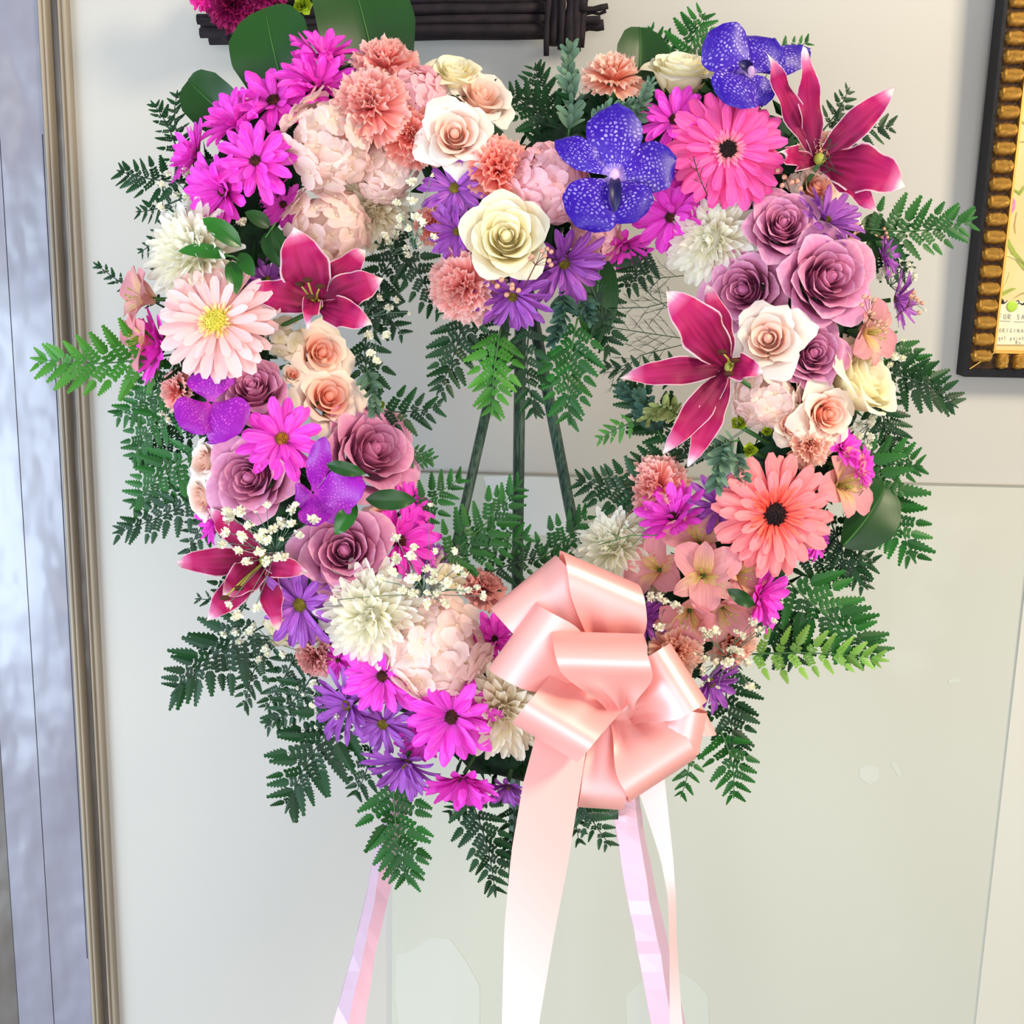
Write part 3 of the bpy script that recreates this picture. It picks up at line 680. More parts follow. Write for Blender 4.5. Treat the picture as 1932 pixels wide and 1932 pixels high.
root = thing('wall_panel', ((tl.x+tr.x)/2, 0, 0), 'large clear glossy plastic sheet covering the lower wall behind the easel', 'panel')
b = MB(); b.box(tl.x-root.location.x, tr.x-root.location.x+.35, -.006, -.0005, .12, pz); o = link('sheet', b.mesh('sheet', 'panel', False), root)
plain('sheet edge', '98968a', .4); b = MB(); b.box(tl.x-root.location.x, tr.x-root.location.x+.35, -.0068, -.0005, pz, pz+.0016); link('top_edge', b.mesh('top_edge', 'sheet edge', False), root)
plain('vertical strip', 'ceccc0', .35); b = MB(); x = wall_at(1888, 1500, -.006).x-root.location.x; b.box(x, x+.2, -.009, -.006, .12, pz-.004); link('cover_strip', b.mesh('cover_strip', 'vertical strip', False), root)
# flat pale patches and tape marks on the panel
plain('tape', 'c6c9be', .5, spec=.5, coat=.35)  # pale tone shared by the larger patches and the tape marks
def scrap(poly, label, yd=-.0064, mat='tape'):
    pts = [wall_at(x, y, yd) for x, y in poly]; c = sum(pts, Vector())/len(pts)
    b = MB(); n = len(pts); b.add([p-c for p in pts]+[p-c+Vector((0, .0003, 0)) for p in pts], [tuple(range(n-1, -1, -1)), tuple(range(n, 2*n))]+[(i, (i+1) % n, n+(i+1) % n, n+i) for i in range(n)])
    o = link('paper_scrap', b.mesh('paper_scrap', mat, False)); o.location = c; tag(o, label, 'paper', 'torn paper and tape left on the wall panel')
scrap([(748, 1800), (775, 1796), (812, 1768), (850, 1772), (880, 1815), (905, 1860), (905, 1932), (880, 1990), (760, 1980), (745, 1880)], 'pale patch on the panel left of the wide ribbon tail')
scrap([(1180, 1880), (1210, 1850), (1270, 1826), (1312, 1850), (1336, 1880), (1340, 1990), (1185, 1990)], 'pale patch on the panel by the foot of the right wrapped leg')
plain('white patch', 'd6d8d4', .5)
scrap([(912, 899), (968, 897), (971, 905), (1000, 899), (1062, 902), (1075, 945), (1080, 990), (1078, 1010), (918, 1010), (925, 940)], 'white patch behind the easel legs inside the heart', mat='white patch')  # flat whitish patch, paler than the panel
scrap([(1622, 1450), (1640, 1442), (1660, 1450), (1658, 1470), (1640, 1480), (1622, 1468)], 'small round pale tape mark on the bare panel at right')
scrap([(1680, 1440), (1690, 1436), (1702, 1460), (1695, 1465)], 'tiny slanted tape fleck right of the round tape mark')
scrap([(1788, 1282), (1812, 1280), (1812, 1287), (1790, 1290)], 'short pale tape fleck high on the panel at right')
# ---------------------------------------------------------------- gilded picture frame
plain('gilt', 'f2c468', .3, metal=.9, noise='a8701e', nscale=90, bump=.6); plain('gilt groove', '4a2c0c', .5, metal=.4, noise='201206', nscale=200, bump=.5)
plain('black lacquer', '08080e', .5, noise='12121a', nscale=120, spec=.25); plain('canvas', 'd4bc84', .85, noise='dccc98', nscale=9)
plain('gilt worn', 'e6b85c', .4, metal=.7)
c0 = wall_at(1805, 706, -.003)
fr = thing('picture_frame', (c0.x, 0, c0.z), 'gilded beaded picture frame with black outer edge at the right wall', 'picture')
s = .00066; WO, HO = .46, .66
Dp = .035
def fbox(name, x0, x1, z0, z1, y0, y1, mat, bev=False):
    b = MB(); b.box(x0, x1, y0, y1, z0, z1); return link(name, b.mesh(name, mat, False), fr)
k1 = 7*s
fbox('outer_edge', 0, k1, 0, HO, -Dp+.006, -.001, 'black lacquer'); fbox('outer_edge', WO-k1, WO, 0, HO, -Dp+.006, -.001, 'black lacquer')
fbox('outer_edge', k1, WO-k1, 0, 15*s, -Dp+.006, -.001, 'black lacquer'); fbox('outer_edge', k1, WO-k1, HO-k1, HO, -Dp+.006, -.001, 'black lacquer')
k2 = 49*s; kb = 46*s
fbox('moulding_bed', k1, k2, 15*s, HO-k1, -Dp+.010, -.001, 'gilt groove'); fbox('moulding_bed', WO-k2, WO-k1, 15*s, HO-k1, -Dp+.010, -.001, 'gilt groove')
fbox('moulding_bed', k2, WO-k2, 15*s, kb, -Dp+.010, -.001, 'gilt groove'); fbox('moulding_bed', k2, WO-k2, HO-k2, HO-k1, -Dp+.010, -.001, 'gilt groove')
fbox('inner_lip', k2-.001, k2+.0015, kb, HO-k2, -Dp+.004, -.002, 'gilt worn'); fbox('inner_lip', k2, WO-k2, kb-.001, kb+.0015, -Dp+.004, -.002, 'gilt worn')
fbox('inner_lip', WO-k2-.0015, WO-k2, kb, HO-k2, -Dp+.004, -.002, 'gilt worn'); fbox('inner_lip', k2, WO-k2, HO-k2-.0015, HO-k2, -Dp+.004, -.002, 'gilt worn')
def bead_mesh():
    b = MB(); n = 10; prof = [(-1, .35), (-.86, .72), (-.7, .98), (-.5, .86), (-.25, .96), (0, 1), (.25, .96), (.5, .86), (.7, .98), (.86, .72), (1, .35)]
    vs = []
    for t, r in prof:
        for k in range(n):
            a = 2*math.pi*k/n; vs.append((t*.5, -r*.5*math.cos(a), r*.5*math.sin(a)))
    m = len(prof); b.add(vs, [(i*n+k, i*n+(k+1) % n, (i+1)*n+(k+1) % n, (i+1)*n+k) for i in range(m-1) for k in range(n)]+[tuple(range(n)), tuple(range((m-1)*n+n-1, (m-1)*n-1, -1))])
    return b.mesh('bead', 'gilt')
bm_ = bead_mesh(); pitch = 30.5*s; bw = (k2-k1)*.94
zc = 15*s+pitch*.75; i = 0
while zc < HO-k1-pitch*.4:
    for xc in ((k1+k2)/2, WO-(k1+k2)/2):
        link('bead', bm_, fr, Matrix.Translation((xc, -Dp+.010, zc)) @ Matrix.Diagonal((bw, .022, pitch*.84, 1)))
    zc += pitch
xc = k2+pitch*.6
while xc < WO-k2-pitch*.2:
    for zc in (15*s+(kb-15*s)*.5, HO-k1-(k2-k1)*.5):
        link('bead', bm_, fr, Matrix.Translation((xc, -Dp+.010, zc)) @ Rx(0) @ Matrix.Rotation(math.pi/2, 4, 'Y') @ Matrix.Diagonal(((kb-15*s)*.95, .022, pitch*.84, 1)))
    xc += pitch
b = MB(); b.tube([(k1, -Dp+.004, 15*s), (k2, -Dp+.003, kb)], .0008, 5); link('mitre_line', b.mesh('mitre_line', 'gilt worn', False), fr)
canv = fbox('canvas', k2, WO-k2, kb, HO-k2, -.016, -.004, 'canvas')
def fl(px, py): p = wall_at(px, py, -.017); return (p.x-c0.x, p.z-c0.z)
def flat(name, poly, mat, yd=-.0165, parent=None):
    b = MB(); n = len(poly); pts = [fl(*p) for p in poly]
    b.add([(x, yd, z) for x, z in pts]+[(x, yd+.0004, z) for x, z in pts], [tuple(range(n)), tuple(range(2*n-1, n-1, -1))]+[(i, n+i, n+(i+1) % n, (i+1) % n) for i in range(n)])
    return link(name, b.mesh(name, mat, False), parent or fr)
plain('paint green', '7f9a35', .7, noise='a4b050', nscale=90); plain('paint pale green', 'd4cf8e', .7); plain('paint pink', 'ee6cae', .7, noise='f08cc0', nscale=120); plain('paint brown line', 'a58a5a', .7)
def stroke(pts, w, mat, name='brush_stroke', yd=-.0168, parent=None):
    b = MB(); q = [fl(*p) for p in pts]; L = []; R_ = []
    for i, (x, z) in enumerate(q):
        x0, z0 = q[max(i-1, 0)]; x1, z1 = q[min(i+1, len(q)-1)]; dx, dz = x1-x0, z1-z0; l = math.hypot(dx, dz) or 1
        ww = (w[i] if hasattr(w, '__len__') else w)*s/2; L.append((x-dz/l*ww, yd, z+dx/l*ww)); R_.append((x+dz/l*ww, yd, z-dx/l*ww))
    n = len(q); b.add(L+R_, [(i, i+1, n+i+1, n+i) for i in range(n-1)])
    return link(name, b.mesh(name, mat, False), parent or fr)
stroke([(1892, 428), (1900, 455), (1912, 478), (1932, 503), (1960, 530)], [1, 6, 8, 10, 8], 'paint green')
stroke([(1885, 477), (1905, 482), (1922, 490), (1940, 506)], [1, 4, 5, 3], 'paint pale green')
stroke([(1911, 358), (1921, 365), (1930, 352), (1945, 345)], [3, 7, 5, 2], 'paint green')
stroke([(1880, 562), (1892, 553), (1908, 545), (1916, 544)], [3, 7, 5, 1], 'paint green')
stroke([(1892, 545), (1900, 530), (1904, 512)], [3, 3, 1], 'paint pale green'); stroke([(1912, 562), (1925, 554), (1945, 548)], [1, 2, 2], 'paint brown line')
stroke([(1916, 400), (1912, 425), (1914, 440)], [1, 1.5, 1], 'paint brown line'); stroke([(1920, 228), (1932, 235), (1950, 240)], [2, 4, 2], 'paint green'); stroke([(1920, 268), (1940, 268)], [1, 2], 'paint brown line')
flat('painted_petal', [(1896, 372), (1904, 366), (1913, 378), (1913, 392), (1905, 405), (1896, 402), (1892, 388)], 'paint pink', -.0166)
plain('card', 'dcd8be', .7); plain('ink', '141414', .6); plain('pen', '8a8c84', .8); plain('green sticker', 'a8cc3e', .5)
FRM = True
card = thing('sale_card', wall_at(1900, 620, -.0185), 'small cream handwritten sale card tucked in the picture frame corner', 'card')
def cl(px, py): p = wall_at(px, py, -.0185)-card.location; return (p.x, p.z)
b = MB(); poly = [cl(1872, 567), (cl(1990, 567)), cl(1990, 650), cl(1866, 649)]
b.add([(x, 0, z) for x, z in poly]+[(x, .0008, z) for x, z in poly], [(0, 1, 2, 3), (7, 6, 5, 4), (0, 4, 5, 1), (2, 6, 7, 3), (1, 5, 6, 2), (0, 3, 7, 4)]); link('paper', b.mesh('paper', 'card', False), card)
GL = {'F': [[(0, 0), (0, 1)], [(0, 1), (.7, 1)], [(0, .5), (.55, .5)]], 'O': [[(.1, .2), (.1, .8), (.4, 1), (.7, .8), (.7, .2), (.4, 0), (.1, .2)]], 'R': [[(0, 0), (0, 1), (.6, .95), (.6, .55), (0, .5), (.7, 0)]],
 'S': [[(.65, .9), (.3, 1), (.05, .75), (.6, .35), (.4, 0), (0, .1)]], 'A': [[(0, 0), (.35, 1), (.7, 0)], [(.15, .4), (.55, .4)]], 'L': [[(0, 1), (0, 0), (.6, 0)]], 'E': [[(.6, 1), (0, 1), (0, 0), (.6, 0)], [(0, .5), (.5, .5)]],
 'I': [[(.3, 0), (.3, 1)]], 'G': [[(.65, .85), (.3, 1), (0, .6), (.1, .1), (.5, 0), (.65, .4), (.4, .4)]], 'N': [[(0, 0), (0, 1), (.6, 0), (.6, 1)]],
 'B': [[(0, 0), (0, 1), (.5, .9), (.45, .55), (0, .5), (.6, .4), (.5, 0), (0, 0)]], 'y': [[(0, .6), (.3, .1)], [(.6, .6), (.1, -.4)]], 'l': [[(.2, 0), (.2, 1)]], 'g': [[(.5, .6), (.1, .55), (.1, .1), (.5, .1), (.5, .6), (.5, -.35), (.1, -.35)]],
 'e': [[(.05, .3), (.5, .35), (.4, .6), (.1, .5), (.1, .1), (.5, .05)]], 'p': [[(.1, .6), (.05, -.4)], [(.1, .55), (.5, .5), (.45, .1), (.1, .1)]], 'a': [[(.5, .55), (.1, .5), (.1, .1), (.5, .1)], [(.5, .6), (.52, 0)]],
 'i': [[(.25, .55), (.25, 0)], [(.25, .78), (.25, .85)]], 'n': [[(.05, .6), (.05, 0)], [(.05, .5), (.4, .6), (.5, 0)]], 't': [[(.25, .95), (.25, 0), (.5, .03)], [(.05, .6), (.5, .6)]], 'c': [[(.5, .55), (.1, .5), (.1, .1), (.5, .05)]], ' ': []}
def write(txt, px, py, h, adv, mat='pen', w=1.0, slope=0.02):
    b = MB()
    for ch in txt:
        for st in GL.get(ch, []):
            for (a0, b0), (a1, b1) in zip(st[:-1], st[1:]):
                x0, z0 = cl(px+a0*h*.75, py-b0*h); x1, z1 = cl(px+a1*h*.75, py-b1*h); dx, dz = x1-x0, z1-z0; l = math.hypot(dx, dz) or 1; ww = w*s/2
                b.add([(x0-dz/l*ww, -.0003, z0+dx/l*ww), (x1-dz/l*ww, -.0003, z1+dx/l*ww), (x1+dz/l*ww, -.0003, z1-dx/l*ww), (x0+dz/l*ww, -.0003, z0-dx/l*ww)], [(0, 1, 2, 3)])
        px += adv; py += slope*adv
    o = link('handwriting', b.mesh('handwriting', mat, False), card); return o
write('FOR SALE', 1884, 601, 9, 8.5); write('ORIGINAL', 1884, 626, 7, 7, w=.8); write('gel painting', 1883, 640, 7, 5.6, w=.8); write('By', 1916, 648, 6, 6, w=.8)
b = MB()
for (x0, x1, y) in ((1885, 1906, 604), (1912, 1952, 606)):
    a = cl(x0, y); c = cl(x1, y+1); b.add([(a[0], -.0003, a[1]), (c[0], -.0003, c[1]), (c[0], -.0003, c[1]-.0006), (a[0], -.0003, a[1]-.0006)], [(0, 1, 2, 3)])
link('underline', b.mesh('underline', 'pen', False), card)
b = MB()
for pl, w in (([(1873, 571), (1880, 566), (1886, 566), (1890, 572), (1896, 570), (1900, 566)], [1, 3, 5, 3, 2, 1]), ([(1884, 564), (1890, 566), (1892, 571)], [4, 6, 3]), ([(1916, 568), (1920, 566), (1922, 570), (1919, 573)], [1.5]*4), ([(1922, 571), (1928, 574), (1934, 570), (1945, 566)], [1, 3, 5, 2])):
    q = [cl(*p) for p in pl]
    for i in range(len(q)-1):
        (x0, z0), (x1, z1) = q[i], q[i+1]; dx, dz = x1-x0, z1-z0; l = math.hypot(dx, dz) or 1; w0, w1 = w[i]*s/2, w[i+1]*s/2
        b.add([(x0-dz/l*w0, -.0004, z0+dx/l*w0), (x1-dz/l*w1, -.0004, z1+dx/l*w1), (x1+dz/l*w1, -.0004, z1-dx/l*w1), (x0+dz/l*w0, -.0004, z0-dx/l*w0)], [(0, 1, 2, 3)])
link('scroll_ornament', b.mesh('scroll_ornament', 'ink', False), card)
b = MB(); x, z = cl(1908, 577); b.ball((x, -.0008, z), 10*s, 14, 6, (1, .12, 1)); link('round_sticker', b.mesh('round_sticker', 'green sticker'), card)
LEAN = Matrix.Translation(fr.location) @ Ry(math.radians(-.2)) @ Rx(math.radians(1.7)) @ Matrix.Translation(-fr.location)
for o_ in (fr, card): o_.matrix_basis = LEAN @ Matrix.Translation(o_.location)
# ---------------------------------------------------------------- dark twig frame high on the wall
plain('twig bark', '120a10', .8, noise='22161e', nscale=60, bump=.9, stretch=(1, 1, 1)); plain('twig end', '120c10', .9)
tw = thing('twig_frame', wall_at(760, 20, -.03), 'dark square wreath of bundled twigs hanging at the top of the wall', 'twig frame')
def twig(p0, p1, r, yd):
    a, c = wall_at(*p0, -yd)-tw.location, wall_at(*p1, -yd)-tw.location; k = 7; pts = [a.lerp(c, i/(k-1))+Vector((jit(.0012), jit(.0012), jit(.0012))) for i in range(k)]
    m = MB(); m.tube(pts, [r*(1+jit(.1)) for _ in pts], 7); link('twig', m.mesh('twig', 'twig bark'), tw)
for i, y in enumerate((-14, -4, 7, 17, 27, 37, 47, 56, 65)):
    twig((400+jit(30), y+8), (1060+jit(18), y-2), .0062, .034+.012*(i % 2)+jit(.003))
twig((384, 13), (460, 16), .003, .05); twig((1070, 24), (1147, 14), .0035, .05); twig((1070, 32), (1142, 23), .002, .045); twig((1060, 38), (1132, 36), .0045, .05); twig((1060, 50), (1140, 47), .0065, .04)
for x, y1, r in ((1030, 106, .0032), (1045, 88, .0062), (1058, 92, .0045), (1073, 100, .006), (1086, 96, .006), (1095, 90, .005), (1100, 20, .006)): twig((x+8 if y1 != 106 else x+12, -90), (x, y1), r, .055+jit(.004))
twig((432, -60), (428, 78), .0048, .05); twig((470, -60), (470, 60), .006, .055); twig((450, -60), (446, 50), .006, .06)
for x in (440, 462, 600): pass
# ---------------------------------------------------------------- easel
MATS['easel green'] = plain('easel green', '1c3a30', .45, noise='4e6a5c', nscale=60, stretch=(9, 9, 1), bump=.4, spec=.5)
ez = thing('easel', at(983.6, 481, -.045), 'dark green tripod easel holding the heart wreath', 'easel')
O = Vector(ez.location)
def leg(P0, P1, r, nm='leg'):
    m = MB(); m.tube([P0-O, (P0+P1)/2-O, P1-O], r, 6); return link(nm, m.mesh(nm, 'easel green'), ez)
apex = at(983.6, 481, -.045)
def to_floor(P, d): return P + d*(-(P.z)/d.z)
lf = to_floor(apex, at(658, 1932, -.045)-apex); rf = to_floor(apex, at(1262, 1932, -.045)-apex)
leg(apex+(apex-lf).normalized()*.03, lf, .0052); leg(apex+(apex-rf).normalized()*.03, rf, .0058)
bt = apex+Vector((0, .012, 0)); bd = wall_at(977, 1000, -.25)-bt; leg(bt, bt+bd*(-(bt.z)/bd.z), .0062)
m = MB(); a, c = at(1000, 1537, -.034), at(1166, 1535, -.034); m.tube([a-O, c-O], .006, 6); link('ledge', m.mesh('ledge', 'easel green'), ez)
# pink ribbon wound round the two front legs
def wrapmat(name, c):
    return plain(name, c, .35, spec=.5, coat=.2)
wrapmat('pink leg wrap', 'ecbccc'); wrapmat('shaded leg wrap', 'c4a6b8');  # one ribbon; shade on the turned-away facets is painted as the darker tone
def wrap(prof, lab, zc):
    """prof: rows of (y, x0, xm, x1): outer edge, fold line, other edge, in the photograph's frame"""
    b1 = MB(); rows = []
    for (y, x0, xm, x1) in prof:
        rows.append((at(x0, y, zc-.010), at(x0+1, y, zc+.002), at(xm, y, zc+.011), at(x1, y, zc+.004), at(x1-1, y, zc-.011)))
    n = 5; P = []
    fine = []
    for i in range(len(rows)-1):
        for k in range(4):
            t = k/4; fine.append([rows[i][j].lerp(rows[i+1][j], t)+CN*jit(.0012)+CR*jit(.0006) for j in range(n)])
    fine.append(list(rows[-1]))
    vs = [p-O for r in fine for p in r]; m = len(fine)
    for cols, mat in (((0, 1), 'shaded leg wrap'), ((1, 2), 'shaded leg wrap'), ((2, 3), 'pink leg wrap'), ((3, 4), 'pink leg wrap'), ((4, 0), 'pink leg wrap')):
        pass
    bb = MB(); bb.add(vs, [(i*n+j, i*n+j+1, (i+1)*n+j+1, (i+1)*n+j) for i in range(m-1) for j in range(4)]+[((i*n+4), i*n, (i+1)*n, (i+1)*n+4) for i in range(m-1)])
    me = bb.mesh('leg_wrap', 'pink leg wrap', False); me.materials.append(MATS['shaded leg wrap'])
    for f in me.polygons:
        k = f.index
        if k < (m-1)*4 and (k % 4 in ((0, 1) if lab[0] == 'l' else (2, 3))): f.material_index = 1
    o = link('leg_wrap', me, ez); tag(o, 'pink ribbon wound round the '+lab+' easel leg'); return o
def _ext(y, k0, k1): return [(y, *k0), (y+900, *(a+(a-b)*900/(332) for a, b in zip(k0, k1)))]
wrap([(1500, 735, 742, 772), (1600, 708, 724, 752), (1700, 688, 706, 732), (1800, 664, 686, 708), (1932, 628, 656, 688), (2300, 535, 570, 590)], 'left', -.045)
wrap([(1500, 1152, 1196, 1205), (1560, 1160, 1204, 1214), (1700, 1184, 1226, 1242), (1800, 1204, 1246, 1264), (1932, 1228, 1266, 1294), (2300, 1306, 1346, 1378)], 'right', -.045)
# ------------------------------------------------------------------ the foam heart
b = MB(); n = len(HD); K = 12; vs = []
for i in range(n):
    c = at(HD[i][0], HD[i][1], -.012); d = HD[(i+1) % n]-HD[i-1]; d = d/np.hypot(*d); o = CR*(-d[1])+CU*(-d[0])
    for k in range(K):
        a = 2*math.pi*k/K; rr = 1+jit(.12); vs.append(c+o*math.cos(a)*.042*rr+CN*math.sin(a)*.026*rr)
O = at(966, 900, -.012)
b.add([v-O for v in vs], [(i*K+k, i*K+(k+1) % K, ((i+1) % n)*K+(k+1) % K, ((i+1) % n)*K+k) for i in range(n) for k in range(K)])
hr = thing('foam_heart', O, 'dark green heart-shaped foam ring hidden under all the flowers', 'wreath'); link('foam', b.mesh('foam', 'foam green'), hr)
# moss and short greens packed between the flowers, too dense to count
b = MB()
for i in range(1500):
    q = HD[random.randrange(n)]; a = random.uniform(0, 6.28); r = 98*math.sqrt(random.random()); px, py = q[0]+r*math.cos(a), q[1]+r*math.sin(a)
    P0 = at(px, py, .002+random.uniform(-.02, .022)); dirv = (CR*jit(1)+CU*jit(1)+CN*random.uniform(.2, 1)).normalized(); L = random.uniform(.018, .036); s_ = dirv.orthogonal().normalized()
    s_.rotate(Quaternion(dirv, random.uniform(0, 6.3))); up = dirv.cross(s_)
    p = P0-O; b.add([p, p+dirv*L*.4+s_*L*.16, p+dirv*L+up*L*.1, p+dirv*L*.4-s_*L*.16, p+dirv*L*.5+up*L*.07], [(0, 1, 4), (1, 2, 4), (2, 3, 4), (3, 0, 4)], [(0, .5), (.4, 1), (1, .5), (.4, 0), (.5, .5)])
tag(link('greenery', b.mesh('greenery', 'fern dark', False), hr), kind='stuff')

KIND = {
 'MD': ('daisy', 'daisy', 'magenta daisies', daisy, {}),
 'MS': ('daisy', 'daisy', 'magenta daisies', daisy, dict(open_=34)),
 'MO': ('daisy', 'daisy', 'magenta daisies', daisy, dict(disc='orange disc', open_=8, n1=12, n2=9)),
 'PD': ('daisy', 'daisy', 'violet daisies', daisy, dict(petal='violet daisy petal', disc='olive disc', open_=10, w=.22)),
 'PS': ('daisy', 'daisy', 'violet daisies', daisy, dict(petal='violet daisy petal', disc='olive disc', open_=30, w=.21, dr=.15)),
 'GH': ('gerbera', 'gerbera', 'gerberas', gerbera, dict(petal='hot pink gerbera petal', fringe='gerbera fringe pink', disc='black disc', dr=.16, fr=.27)),
 'GP': ('gerbera', 'gerbera', 'gerberas', gerbera, dict(petal='pale pink gerbera petal', fringe='gerbera fringe yellow', disc='yellow disc', dr=.2, fr=.27)),
 'GC': ('gerbera', 'gerbera', 'gerberas', gerbera, dict(petal='coral gerbera petal', fringe='gerbera fringe orange', disc='black disc', dr=.2, fr=.45)),
 'LR': ('rose', 'rose', 'lavender roses', rose, dict(mats=('lavender rose petal',)*2, layers=8, wild=1.1)),
 'WR': ('rose', 'rose', 'cream roses', rose, dict(mats=('cream rose petal',)*2, layers=7)),
 'SR': ('spray_rose', 'rose', 'peach and blush spray roses', spray_rose, dict(mats=('peach rose inner petal', 'peach rose outer petal'))),
 'BR': ('spray_rose', 'rose', 'peach and blush spray roses', spray_rose, dict(mats=('blush rose inner petal', 'blush rose outer petal'))),
 'CP': ('carnation', 'carnation', 'pink and peach carnations', carnation, dict(mat='pink carnation petal')),
 'CC': ('carnation', 'carnation', 'pink and peach carnations', carnation, dict(mat='coral carnation petal')),
 'CO': ('carnation', 'carnation', 'pink and peach carnations', carnation, dict(mat='peach carnation petal')),
 'CD': ('carnation', 'carnation', 'pink and peach carnations', carnation, dict(mat='dusty pink carnation petal')),
 'UM': ('chrysanthemum', 'chrysanthemum', 'white chrysanthemums', mum, {}),
 'UT': ('chrysanthemum', 'chrysanthemum', 'white chrysanthemums', mum, dict(mat='tan mum petal')),
 'HY': ('hydrangea', 'hydrangea', 'blush hydrangea heads', hydrangea, {}),
 'HP': ('hydrangea', 'hydrangea', 'blush hydrangea heads', hydrangea, dict(mat='pink hydrangea petal')),
 'HC': ('hydrangea', 'hydrangea', 'blush hydrangea heads', hydrangea, dict(mat='cream hydrangea petal', n=8, fr=.5)),
 'AL': ('alstroemeria', 'alstroemeria', 'pink alstroemerias', alstro, {}),
 'AS': ('alstroemeria', 'alstroemeria', 'pink alstroemerias', alstro, dict(open_=66)),
 'BT': ('bupleurum', 'flower', 'lime green bupleurum heads', button, {}),
}
